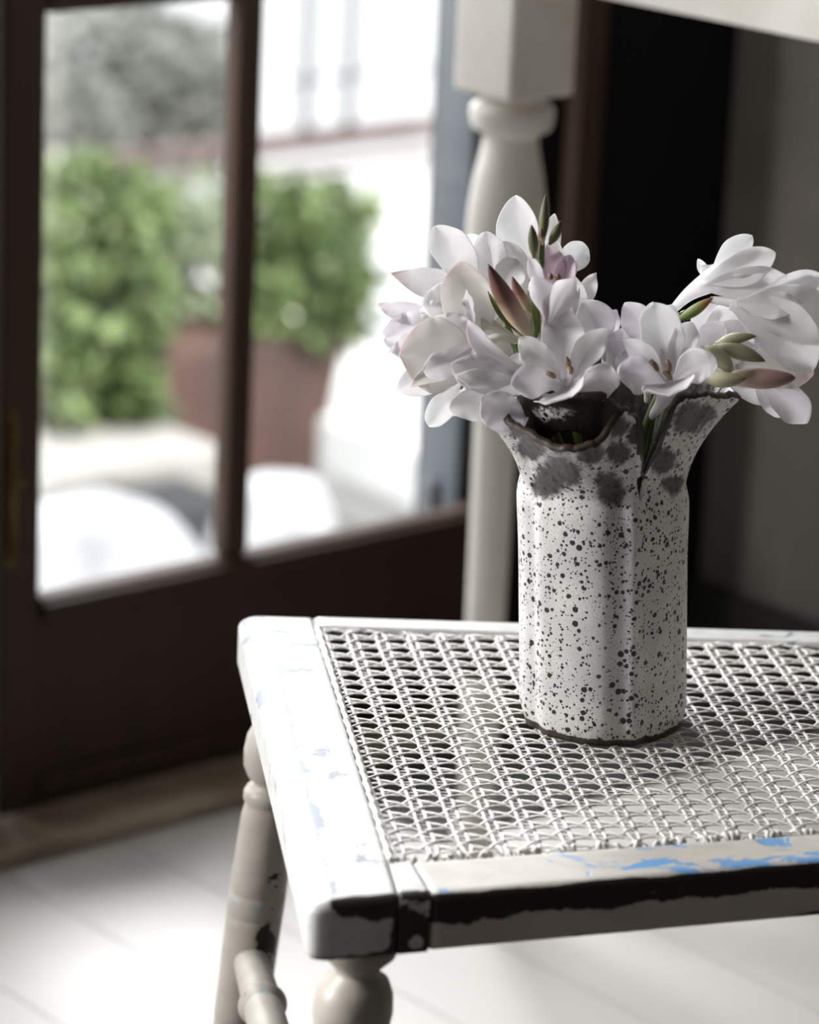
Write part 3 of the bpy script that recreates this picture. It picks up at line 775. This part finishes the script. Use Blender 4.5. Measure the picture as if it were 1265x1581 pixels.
# ------------------------------------------------------------------ vase
VC = np.array([0.0, 0.007, SZ-0.0024])
vase = empty('vase', VC); tag(vase, 'speckled grey-white stoneware vase with torn flaring lips holding the flowers', 'vase')
RIM = [(1001,706,-.045),(1006,676,-.051),(1014,648,-.055),(1033,627,-.053),(1062,613,-.048),(1100,612,-.032),(1144,615,-.008),
       (1137,590,.028),(1090,562,.055),(1020,520,.066),(955,486,.070),(890,512,.066),(800,545,.058),(742,580,.045),(712,603,.022),
       (732,625,.002),(752,650,-.012),(757,648,-.020),(764,637,-.030),(776,652,-.044),(798,668,-.058),(832,689,-.072),(872,699,-.079),(905,690,-.079),(928,672,-.074),(944,650,-.067),(962,634,-.060),(982,641,-.055),(993,664,-.052),(989,690,-.049),(981,716,-.047)]
LEAN = -0.060
def cyl(P): d = P-VC; d = d - np.array([LEAN*d[2], 0, 0]); return math.atan2(d[1], d[0]), math.hypot(d[0], d[1]), d[2]
rc = [cyl(at(*q)) for q in RIM]
th = [rc[0][0]]
for a in rc[1:]:
    x = a[0]
    while x < th[-1]-0.15: x += 2*math.pi
    th.append(max(x, th[-1]+0.012))
full = th[0] + 2*math.pi
sc_ = (full-th[0])/(th[-1]-th[0]) if abs(th[-1]-full) < 0.6 else 1.0
th = [th[0]+(t-th[0])*sc_ for t in th]
NT_ = 320; TT = np.linspace(th[0], full, NT_+1)
def cr(xs, ys, x):
    # monotone-ish smooth interpolation
    return np.interp(x, xs, ys)
def smoothed(vals):
    k = np.array([1,2,3,2,1.])/9; v = np.concatenate([[vals[0]]*2, vals, [vals[-1]]*2]); return np.convolve(v, k, 'valid')
RR = smoothed(cr(th, [a[1] for a in rc], TT)); RZ = smoothed(cr(th, [a[2] for a in rc], TT))
RZ = RZ + 0.0006*np.sin(TT*17) + 0.0004*np.sin(TT*41+1) + 0.00025*np.sin(TT*83+2); RR = RR + 0.0005*np.sin(TT*23+0.5) + 0.0003*np.sin(TT*57)
ZS = 0.148; NB, NN = 70, 46
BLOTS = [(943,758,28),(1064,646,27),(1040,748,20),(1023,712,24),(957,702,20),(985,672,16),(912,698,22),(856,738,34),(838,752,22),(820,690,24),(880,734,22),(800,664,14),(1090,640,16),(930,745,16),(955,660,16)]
vs, att_b, att_i, att_r = [], [], [], []
def wob(t, z):
    r = 0.0497
    r += 0.0007*math.sin(3*t+0.8) + 0.0004*math.sin(5*t+2)
    # soft vertical flutes pressed into the front
    for (c, w_, a_) in ((-1.42, 0.10, -0.0016), (-1.22, 0.09, 0.0018), (-1.02, 0.08, -0.0012), (-2.55, 0.10, -0.0016), (-2.36, 0.12, 0.0009), (-2.78, 0.12, 0.0008), (-0.55, 0.15, -0.0008)):
        d = (t-c+math.pi) % (2*math.pi) - math.pi
        r += a_*math.exp(-(d/w_)**2)
    r += 0.0008*math.exp(-((z-0.135)/0.02)**2) - 0.0022*sm(z, 0.136, 0.152)
    r -= 0.0022*(1-sm(z, 0.0, 0.012)) 
    return r
grid = []
for j in range(NB+NN+1):
    row = []
    for i in range(NT_+1):
        t = TT[i]
        if j <= NB:
            z = ZS*j/NB; r = wob(t, z); s_ = 0
        else:
            s_ = (j-NB)/NN
            r0 = wob(t, ZS)
            e = 1.25
            r = r0 + (RR[i]-r0)*(0.25*s_ + 0.75*s_**1.9) if RR[i] > r0 else r0 + (RR[i]-r0)*s_
            z = ZS + (RZ[i]-ZS)*s_
        t = t + 0.13*s_**0.7*(math.exp(-(TT[i]-TT[0])/0.22) - math.exp(-(TT[-1]-TT[i])/0.22))
        P = VC + np.array([r*math.cos(t) + LEAN*z, r*math.sin(t), z])
        row.append(len(vs)); vs.append(P)
        q = P-CC; dep = q@FW; px = W/2+FPX*(q@XR)/dep; py = H/2-FPX*(q@UP)/dep
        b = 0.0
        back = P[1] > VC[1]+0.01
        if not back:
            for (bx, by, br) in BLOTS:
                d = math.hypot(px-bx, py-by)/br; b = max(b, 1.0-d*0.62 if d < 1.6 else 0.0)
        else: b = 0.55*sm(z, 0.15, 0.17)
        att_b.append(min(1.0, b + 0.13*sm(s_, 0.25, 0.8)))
        att_r.append(max(0.85*sm(s_, 0.965, 1.0), 0.85*sm(0.0065-z, 0.0, 0.004)))
        att_i.append(0.0)
    grid.append(row)
fs = []
for j in range(NB+NN):
    for i in range(NT_): fs.append((grid[j][i], grid[j][i+1], grid[j+1][i+1], grid[j+1][i]))
# inner skin
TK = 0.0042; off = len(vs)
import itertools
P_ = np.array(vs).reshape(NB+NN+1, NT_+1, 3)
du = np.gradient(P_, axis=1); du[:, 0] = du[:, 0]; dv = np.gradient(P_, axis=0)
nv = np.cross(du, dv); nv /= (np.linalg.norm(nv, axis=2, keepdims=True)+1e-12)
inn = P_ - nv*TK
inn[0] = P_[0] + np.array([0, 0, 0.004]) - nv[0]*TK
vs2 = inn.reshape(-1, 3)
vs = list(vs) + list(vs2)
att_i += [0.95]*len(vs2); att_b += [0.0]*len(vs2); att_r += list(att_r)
n1 = NT_+1
for j in range(NB+NN):
    for i in range(NT_): fs.append((off+grid[j][i], off+grid[j+1][i], off+grid[j+1][i+1], off+grid[j][i+1]))
top = grid[-1]
for i in range(NT_): fs.append((top[i], top[i+1], off+top[i+1], off+top[i]))
for j in range(NB, NB+NN):       # the torn slit's two edges
    a, b = grid[j][0], grid[j+1][0]; fs.append((a, b, off+b, off+a)); a, b = grid[j][NT_], grid[j+1][NT_]; fs.append((a, off+a, off+b, b))
fs.append(tuple(grid[0][i] for i in range(NT_))[::-1]); fs.append(tuple(off+grid[0][i] for i in range(NT_)))
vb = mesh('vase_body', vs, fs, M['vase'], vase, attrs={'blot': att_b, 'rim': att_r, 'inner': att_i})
# make vase local coordinates usable by the procedural glaze
# curled inner lip with a hole, behind the low front lip
gx, gy = 64, 44; vs, fs, ai, ar, ab = [], [], [], [], []
def lip_pt(u, v):
    px = 801 + u*(958-801); topy = 609 + 6*math.sin(u*5.0)*0.3 + 22*sm(u, 0.80, 1.0); boty = 664 + 56*sm(u, 0.02, 0.34)
    py = topy + (boty-topy)*v
    y = -0.028 - 0.034*math.sin(min(1, u*1.0)*math.pi*0.55)*(1-0.55*v) - 0.006*(1-v)*math.sin(u*3.1) + 0.016*v
    return at(px, py, y), px, py
HX, HY, HRX, HRY = 879, 682, 29, 20
keep = {}
for j in range(gy+1):
    for i in range(gx+1):
        u, v = i/gx, j/gy; P, px, py = lip_pt(u, v)
        d = math.hypot((px-HX)/HRX, (py-HY)/HRY)
        keep[(i, j)] = d
        if d < 1.35:   # pull grid lines onto the rim of the hole
            pass
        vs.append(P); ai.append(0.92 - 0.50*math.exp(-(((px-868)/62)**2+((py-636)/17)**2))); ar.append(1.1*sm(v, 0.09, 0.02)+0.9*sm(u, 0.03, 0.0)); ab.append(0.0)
def snap(i, j):
    u, v = i/gx, j/gy; P, px, py = lip_pt(u, v); d = keep[(i, j)]
    ux, uy = (px-HX)/d, (py-HY)/d
    # solve lip for the pixel on the ellipse (v from py directly)
    px2, py2 = HX+ux, HY+uy
    u2 = (px2-801)/(958-801); topy = 609 + 6*math.sin(u2*5.0)*0.3 + 22*sm(u2, 0.80, 1.0); v2 = (py2-topy)/(664 + 56*sm(u2, 0.02, 0.34)-topy)
    return lip_pt(u2, v2)[0]
inside = {k: d < 1.0 for k, d in keep.items()}
for j in range(gy):
    for i in range(gx):
        q = [(i, j), (i+1, j), (i+1, j+1), (i, j+1)]
        ins_ = [inside[c] for c in q]
        if all(ins_): continue
        fs.append(tuple(c[1]*(gx+1)+c[0] for c in q))
used = set(x for f in fs for x in f)
for (i, j), d in keep.items():
    if inside[(i, j)] and (j*(gx+1)+i) in used: vs[j*(gx+1)+i] = snap(i, j)
remap = {}; v2 = []; a2 = []; r2 = []; b2 = []
for x in sorted(used): remap[x] = len(v2); v2.append(vs[x]); a2.append(ai[x]); r2.append(ar[x]); b2.append(ab[x])
fs = [tuple(remap[x] for x in f) for f in fs]
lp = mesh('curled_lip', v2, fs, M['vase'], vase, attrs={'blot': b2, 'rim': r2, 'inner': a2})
so_ = lp.modifiers.new('thickness', 'SOLIDIFY'); so_.thickness = 0.0036; so_.offset = 0
tag(lp, label='dark glazed inner lip with a round hole')

# ------------------------------------------------------------------ flowers
PXM = 2.0/FPX       # metres per pixel at the vase
def petal(parent, base, tip, w, d0, d1, mat='pw', bow=0, arch=0.006, cup=0.10, p=1.25, q=0.70, b0=0.16, ripple=0.035, twist=0.0, name='petal'):
    P0 = at(base[0], base[1], d0); P2 = at(tip[0], tip[1], d1)
    L2 = math.hypot(tip[0]-base[0], tip[1]-base[1]) + 1e-6
    perp = ((tip[1]-base[1])/L2, -(tip[0]-base[0])/L2)
    mx, my = (base[0]+tip[0])/2 + perp[0]*bow*1.6, (base[1]+tip[1])/2 + perp[1]*bow*1.6
    P1 = at(mx, my, (d0+d1)/2 - arch*1.6)
    nt, nu = 24, 12; vs, fs, uvs = [], [], []
    ph = rng.uniform(0, 6.28); ph2 = rng.uniform(0, 6.28); fq = rng.uniform(1.6, 2.6)
    asy = rng.uniform(-0.16, 0.16); q = q*rng.uniform(1.02, 1.34); notch = rng.uniform(0.0, 0.05); ripple = ripple*1.3
    V = nrm(CC - (P0+P2)/2)
    for j in range(nt+1):
        t = 1-(1-j/nt)**1.25
        C = P0*(1-t)**2 + P1*2*t*(1-t) + P2*t*t
        T = nrm(2*(1-t)*(P1-P0) + 2*t*(P2-P1))
        S = nrm(np.cross(T, V)); Nn = np.cross(S, T)
        if Nn @ V < 0: Nn = -Nn
        a = twist*(0.4+0.6*t); S, Nn = S*math.cos(a)+Nn*math.sin(a), Nn*math.cos(a)-S*math.sin(a)
        sh = max(math.sin(math.pi*min(1, t**p)), 0)**q if t < 1 else 0.0
        hw = w*PXM/2*max(sh, b0*(1-t)**1.5)
        hw = max(hw, 0.00015)
        for k in range(nu+1):
            u = -1+2*k/nu
            e = u*u
            rp = ripple*w*PXM*(math.sin(fq*6.28*t+ph+u*1.2)*abs(u)**2.2*sm(t, 0.15, 0.6) + 0.5*math.sin(2.3*fq*6.28*t+ph2-u)*abs(u)**3*sm(t, 0.3, 0.7))
            mid = -0.05*w*PXM*math.exp(-(u/0.16)**2)*(1-t)*sh       # midrib groove
            pos = C + S*u*hw*(1+0.03*math.sin(9*t+ph)+asy*u*math.sin(math.pi*t)+notch*math.sin(17*t+ph2)*sm(t, 0.35, 0.6)) + Nn*(cup*w*PXM*e*sh*1.6 + rp + mid)
            vs.append(pos); uvs.append((k/nu, t))
    for j in range(nt):
        for k in range(nu):
            a = j*(nu+1)+k; fs.append((a, a+1, a+nu+2, a+nu+1))
    ob = mesh(name, vs, fs, M[mat], parent, uvs=uvs)
    sd = ob.modifiers.new('thickness', 'SOLIDIFY'); sd.thickness = 0.00045; sd.offset = 0
    ss = ob.modifiers.new('smooth', 'SUBSURF'); ss.levels = 1; ss.render_levels = 1
    return ob
def ptube(name, pts, mat, parent, n=14, sub=6):
    """pts: (px, py, depth, radius_px)"""
    P = spline([at(a, b, c) for a, b, c, _ in pts], sub)
    rr = [max(0.0004, float(x[0])) for x in spline([np.array([r*PXM, 0, 0]) for *_, r in pts], sub)]
    return tube(name, P, rr, M[mat], parent, n)
def bud(parent, base, tip, w, d0, d1, mat, bow=0, name='bud', sharp=1.0):
    P0 = at(base[0], base[1], d0); P2 = at(tip[0], tip[1], d1); L2 = math.hypot(tip[0]-base[0], tip[1]-base[1])+1e-6
    perp = ((tip[1]-base[1])/L2, -(tip[0]-base[0])/L2)
    P1 = at((base[0]+tip[0])/2+perp[0]*bow*1.6, (base[1]+tip[1])/2+perp[1]*bow*1.6, (d0+d1)/2)
    pts, rad = [], []
    for i in range(25):
        t = i/24; pts.append(P0*(1-t)**2 + P1*2*t*(1-t) + P2*t*t)
        sh = math.sin(math.pi*min(1, t**0.95))**(0.75*sharp); rad.append(max(w*PXM/2*max(sh, 0.34*(1-t)**2), 0.0002))
    return tube(name, pts, rad, M[mat], parent, 18)
def stamens(fl, thr, anthers, d):
    for (ax_, ay_, bx_, by_) in anthers:
        P = spline([at(thr[0], thr[1], d+0.012), at((thr[0]+ax_)/2+1, (thr[1]+ay_)/2+3, d), at(ax_, ay_, d-0.006)], 5)
        f = tube('filament', P, 0.0005, M['filament'], fl, 6)
        A_ = spline([at(ax_, ay_, d-0.006), at((ax_+bx_)/2+1.5, (ay_+by_)/2, d-0.009), at(bx_, by_, d-0.008)], 4)
        tube('anther', A_, [0.0009+0.0007*math.sin(math.pi*min(1, (i+0.5)/len(A_))) for i in range(len(A_))], M['anther'], fl, 8)
def spike(label, stem_pts):
    b = at(*stem_pts[0][:3]); r = empty('flower_spike', b); tag(r, label, 'flower', 'white flower spikes in the speckled vase')
    ptube('stem', stem_pts, 'stem', r)
    return r
def flower(root, tubepts, petals, mat='tube'):
    f = ptube('flower', tubepts, mat, root)
    for pt in petals:
        kw = pt[6] if len(pt) > 6 else {}
        petal(f, pt[0], pt[1], pt[2], pt[3], pt[4], pt[5], **kw)
    return f
IN = (930, 1040)
# --- middle spike, upright
A = spike('upright middle flower spike with dark green buds at its top', [(925,1060,.005,6),(900,800,-.005,6.5),(848,640,-.012,7),(830,540,-.018,7.5),(832,470,-.02,7),(836,400,-.02,5),(838,372,-.02,3.5)])
bud(A, (838,376), (843,300), 15, -.02, -.016, 'bud_green'); bud(A, (824,398), (821,347), 15, -.022, -.026, 'bud_green', -1)
bud(A, (848,378), (866,341), 15, -.022, -.02, 'bud_green', -2); bud(A, (838,378), (836,352), 11, -.024, -.027, 'bud_mauve')
bud(A, (824,526), (754,408), 30, -.026, -.040, 'bud_mauve', 5); bud(A, (824,486), (791,427), 17, -.018, -.020, 'bud_mauve', 4)
bud(A, (806,522), (788,470), 18, -.012, -.010, 'bud_pink', 2)
petal(A, (814,520), (753,449), 13, -.022, -.026, 'stem', 7, 0.002, 0.2, 1.0, 0.8, 0.5, 0.0, 0.5, 'leaf')
bud(A, (830,520), (822,428), 11, -.027, -.026, 'calyx', -1, 'bract'); bud(A, (842,535), (834,466), 12, -.028, -.026, 'calyx', 1, 'bract')
f = flower(A, [(833,528,-.022,5),(842,510,-.026,8),(848,490,-.028,14),(852,468,-.026,20)], [
    ((855,462),(847,376),44,-.022,-.012,'pp'), ((862,462),(880,393),32,-.024,-.018,'pp',dict(cup=.2)), ((842,462),(818,393),22,-.022,-.020,'pl'),
    ((866,458),(890,400),18,-.018,-.012,'pl'),
    ((846,500),(823,426),36,-.034,-.046,'pl',dict(bow=-6,cup=-.12,b0=.5,arch=.004)), ((850,502),(889,431),42,-.034,-.050,'pl',dict(bow=8,cup=-.12,b0=.45,arch=.006)),
    ((846,505),(858,440),26,-.032,-.040,'pp',dict(b0=.5))], 'pl')
stamens(f, (858,450), [(851,430,848,424),(862,432,860,424)], -.03)
f = flower(A, [(838,560,-.02,5),(858,590,-.024,8),(868,600,-.03,12),(872,594,-.036,17)], [
    ((872,598),(864,474),68,-.034,-.028,'pl',dict(p=1.45,q=.55,b0=.35)),
    ((866,596),(801,523),46,-.036,-.042,'pw',dict(bow=-8,b0=.3,p=1.4,q=.55,twist=.35)), ((882,598),(938,508),44,-.036,-.040,'pw',dict(bow=10,b0=.3,p=1.5,q=.58,twist=-.3)),
    ((866,600),(789,594),50,-.040,-.064,'pl',dict(bow=-10,b0=.35,p=1.6,q=.57,ripple=.05)), ((884,602),(957,592),54,-.040,-.062,'pl',dict(bow=10,b0=.35,p=1.6,q=.57,ripple=.05)),
    ((874,600),(882,613),92,-.046,-.086,'pl',dict(b0=.3,q=.57,arch=.0,ripple=.03))], 'pl')
stamens(f, (876,600), [(857,582,844,575),(878,566,874,552),(882,576,879,566)], -.052)
# --- behind it
B = spike('tall white flower spike at the back of the bouquet', [(935,1050,.02,6),(915,800,.03,6),(880,620,.04,6.5),(850,480,.045,6),(838,420,.047,5)])
flower(B, [(846,470,.046,5),(835,455,.045,9),(826,440,.042,14)], [
    ((806,448),(796,302),64,.044,.052,'pw',dict(p=1.5,q=.57,b0=.35)), ((836,440),(856,330),32,.046,.055,'pw'), ((850,430),(907,380),44,.046,.054,'pw',dict(p=1.6,q=.52,ripple=.05)),
    ((835,450),(862,372),40,.040,.036,'pw'), ((812,455),(778,372),46,.040,.038,'pw')])
flower(B, [(872,600,.02,5),(890,560,.012,8),(900,525,.006,13)], [
    ((926,545),(898,466),58,.004,-.004,'pl',dict(bow=-10,q=.57,p=1.5,b0=.4)), ((890,490),(921,421),28,.012,.014,'pw',dict(bow=4)), ((884,500),(884,424),40,.014,.012,'pw'),
    ((920,540),(952,478),34,.01,.014,'pl',dict(p=1.3)), ((896,540),(908,452),36,.016,.014,'pw'),
    ((935,560),(950,515),50,.0,-.010,'pl'), ((930,575),(975,505),40,.004,.0,'pw')])
# --- left spikes
C = spike('left flower spike with large open white blooms and a pink tipped petal', [(915,1060,.0,6),(880,820,.0,6),(830,640,.0,6),(800,545,.0,6),(780,500,.005,5)])
flower(C, [(800,520,.01,4),(778,480,.02,9),(758,446,.028,17)], [
    ((745,450),(673,348),62,.028,.030,'pw',dict(p=1.5,q=.57,b0=.3,bow=6)), ((756,440),(722,362),44,.036,.044,'pw',dict(p=1.4,q=.57)), ((772,445),(752,357),52,.034,.040,'pw',dict(p=1.3,q=.55,bow=6)),
    ((730,440),(604,422),46,.026,.024,'pt',dict(bow=6,p=1.0,q=.75)), ((752,462),(652,472),66,.018,.008,'pw',dict(p=1.2,q=.57)), ((770,452),(798,400),50,.030,.032,'pw'),
    ((760,455),(690,400),50,.034,.040,'pw')])
flower(C, [(798,524,-.004,4),(778,512,-.006,6),(756,500,-.006,9),(742,498,-.006,14)], [
    ((746,522),(712,403),80,-.004,-.012,'pk',dict(p=1.05,q=.62,b0=.3,bow=8)), ((738,528),(689,486),44,-.008,-.016,'pl',dict(q=.57,p=1.4,bow=6)), ((732,505),(721,446),20,-.016,-.022,'pl',dict(ripple=.12,twist=.7)),
    ((760,500),(770,430),36,.002,.006,'pw')])
D = spike('low left flower spike with a drooping pink edged bloom facing away', [(905,1060,-.01,6),(868,820,-.015,6),(826,640,-.02,6),(806,560,-.02,5),(798,530,-.018,4)])
flower(D, [(800,528,-.018,4.5),(772,521,-.02,5.5),(752,528,-.02,9),(738,540,-.022,16)], [
    ((748,552),(617,547),112,-.020,-.034,'pk',dict(p=1.3,q=.57,b0=.3,bow=-2,cup=.06)), ((728,535),(654,574),44,-.038,-.046,'pl',dict(q=.48,p=1.3,bow=4)),
    ((735,560),(634,597),30,-.034,-.040,'pk',dict(bow=-10,p=1.2)), ((725,580),(612,604),52,-.014,-.016,'pw',dict(bow=-12,p=1.3)), ((712,590),(662,658),40,-.016,-.020,'pw',dict(p=1.5,q=.57)),
    ((725,540),(660,500),60,-.004,.0,'pw'), ((720,600),(690,640),30,-.012,-.01,'pw')])
flower(D, [(812,590,-.022,5),(800,576,-.032,9),(780,566,-.04,15)], [
    ((800,578),(723,494),36,-.042,-.048,'pl',dict(bow=10,p=.95,q=.6,b0=.45,twist=.4)), ((800,580),(697,562),56,-.040,-.052,'pl',dict(bow=8,p=1.3,q=.57,b0=.4)), ((800,586),(705,578),30,-.046,-.055,'pw',dict(bow=6,p=1.1,b0=.5)),
    ((808,606),(712,582),48,-.028,-.032,'pw',dict(bow=-6,q=.57)), ((800,622),(694,632),52,-.026,-.040,'pw',dict(bow=-8,p=1.3,q=.57,b0=.4)), ((812,656),(746,612),60,-.034,-.040,'pl',dict(bow=4,q=.57,p=1.2,b0=.4)),
    ((800,600),(800,545),40,-.03,-.03,'pw')])
Ee = spike('far left flower spike with a frilled pale lilac bloom', [(900,1060,.012,6),(860,820,.016,6),(815,640,.02,6),(780,560,.02,5),(745,520,.02,4)])
flower(Ee, [(750,525,.02,4),(720,508,.02,7),(695,500,.02,14)], [
    ((700,494),(582,470),34,.018,.020,'pl',dict(bow=4,ripple=.08)), ((705,505),(594,522),60,.014,.016,'pl',dict(ripple=.14,q=.52,p=1.4)), ((705,500),(640,462),52,.022,.028,'pw',dict(ripple=.08)),
    ((700,515),(604,545),44,.010,.008,'pl',dict(ripple=.12)), ((705,490),(648,478),40,.014,.010,'pw',dict(ripple=.1))])
# --- right spikes
Fr = spike('front right flower spike with an open lilac white bloom facing forward', [(945,1060,-.005,6),(965,820,-.012,6),(990,690,-.018,6.5),(1008,630,-.020,6),(1030,590,-.018,5),(1085,548,-.018,5)])
f = flower(Fr, [(1004,645,-.02,5),(1022,622,-.026,10),(1030,602,-.032,16),(1032,588,-.036,19)], [
    ((1030,588),(1010,467),66,-.034,-.026,'pw',dict(p=1.4,q=.52,b0=.35,bow=-2)), ((1040,586),(1070,497),44,-.034,-.030,'pw',dict(p=1.5,q=.57,b0=.35,bow=4)), ((1024,586),(963,525),38,-.036,-.040,'pw',dict(bow=-8,b0=.3,twist=.3)),
    ((1022,592),(954,580),56,-.040,-.062,'pl',dict(bow=-12,p=1.6,q=.57,b0=.35,ripple=.06)), ((1042,590),(1108,562),52,-.040,-.058,'pl',dict(bow=10,p=1.5,q=.57,b0=.4)), ((1030,592),(1034,612),78,-.046,-.084,'pl',dict(b0=.35,q=.57,arch=.0)),
    ((1036,585),(1044,520),40,-.032,-.028,'pl',dict(b0=.4))], 'pl')
stamens(f, (1030,590), [(1016,572,1004,556),(1034,574,1030,556),(1037,585,1025,574)], -.05)
bud(Fr, (1106,530), (1168,519), 17, -.02, -.026, 'bud_cream', 3); bud(Fr, (1102,535), (1182,558), 24, -.024, -.03, 'bud_cream', 4)
bud(Fr, (1088,537), (1131,574), 26, -.028, -.036, 'bud_pale', 4, sharp=.7); bud(Fr, (1080,580), (1153,584), 25, -.034, -.044, 'bud_cream', -5)
bud(Fr, (1122,580), (1229,583), 31, -.026, -.034, 'bud_pink', -4, sharp=.75)
G = spike('right flower spike with long white trumpet blooms reaching out over the table', [(950,1060,.005,6),(975,820,.008,6),(1000,680,.01,6.5),(1020,560,.012,6),(1040,500,.012,5.5),(1060,482,.012,5)])
flower(G, [(1036,482,.014,6),(1062,456,.012,10),(1094,436,.010,17),(1116,426,.009,20),(1140,416,.008,9)], [
    ((1092,437),(1162,364),38,.011,.012,'pw',dict(p=1.7,q=.57,b0=.25,bow=4)), ((1088,436),(1198,390),54,.003,-.002,'pw',dict(p=1.25,q=.62,b0=.3,arch=.003)), ((1078,446),(1216,426),48,.003,-.008,'pw',dict(p=1.2,q=.62,b0=.3,ripple=.06,arch=.002)),
    ((1098,440),(1078,400),16,.018,.022,'pw'), ((1104,430),(1104,408),40,.016,.020,'pw'), ((1094,440),(1190,446),40,.006,-.004,'pl',dict(b0=.25,p=1.4))], 'pw')
bud(G, (1044,496), (1101,459), 17, .006, .0, 'calyx', -2, 'bract')
flower(G, [(1098,463,.002,5),(1128,466,-.002,9),(1160,472,-.006,19),(1186,477,-.008,22),(1214,482,-.009,8)], [
    ((1150,470),(1272,428),42,-.004,.0,'pw',dict(p=1.5,q=.57,b0=.25,bow=6)), ((1128,470),(1254,574),86,-.008,-.026,'pw',dict(p=1.25,q=.60,b0=.2,bow=20,arch=.006)), ((1138,466),(1300,500),86,-.010,-.014,'pw',dict(p=1.2,q=.62,b0=.2,arch=.004)),
    ((1150,470),(1290,452),70,.0,.004,'pw',dict(b0=.25,p=1.4)), ((1136,468),(1240,470),44,-.012,-.020,'pw',dict(b0=.25,p=1.2,arch=.003))], 'pw')
Hh = spike('low right flower spike with drooping lilac white blooms behind the buds', [(955,1060,.015,6),(985,820,.025,6),(1020,660,.03,6),(1050,580,.03,6),(1080,540,.026,5)])
flower(Hh, [(1070,560,.028,5),(1082,535,.026,10),(1096,515,.024,18)], [
    ((1080,525),(1170,462),60,.024,.026,'pw',dict(p=1.3,q=.57,b0=.4)), ((1080,530),(1166,520),66,.016,.014,'pl',dict(p=1.3,q=.52,b0=.4)), ((1076,530),(1100,462),44,.026,.03,'pl'), ((1085,545),(1168,535),40,.01,.0,'pl'),
    ((1078,540),(1120,500),40,.008,.0,'pl')])
flower(Hh, [(1078,556,.018,5),(1110,570,.008,9),(1140,578,.0,18)], [
    ((1140,566),(1256,580),66,-.002,-.012,'pk',dict(p=1.3,q=.52,b0=.4,bow=10)), ((1170,580),(1246,654),54,-.008,-.018,'pl',dict(p=1.4,q=.57,b0=.4,bow=6)), ((1165,590),(1204,645),22,-.002,-.004,'pl'), ((1120,585),(1206,612),34,.004,.0,'pw',dict(bow=-8,b0=.5)),
    ((1150,560),(1230,548),56,.004,.008,'pl',dict(q=.57,bow=6))])
flower(Hh, [(1000,620,.01,5),(1000,570,.004,8),(998,540,.0,13)], [
    ((1008,540),(964,468),48,.0,-.002,'pl',dict(bow=-6,q=.57,p=1.4)), ((1000,560),(942,528),60,.0,-.006,'pw',dict(bow=6,q=.57,p=1.2)), ((1010,540),(1040,470),40,.008,.012,'pw'), ((995,565),(950,555),40,-.006,-.012,'pl')])
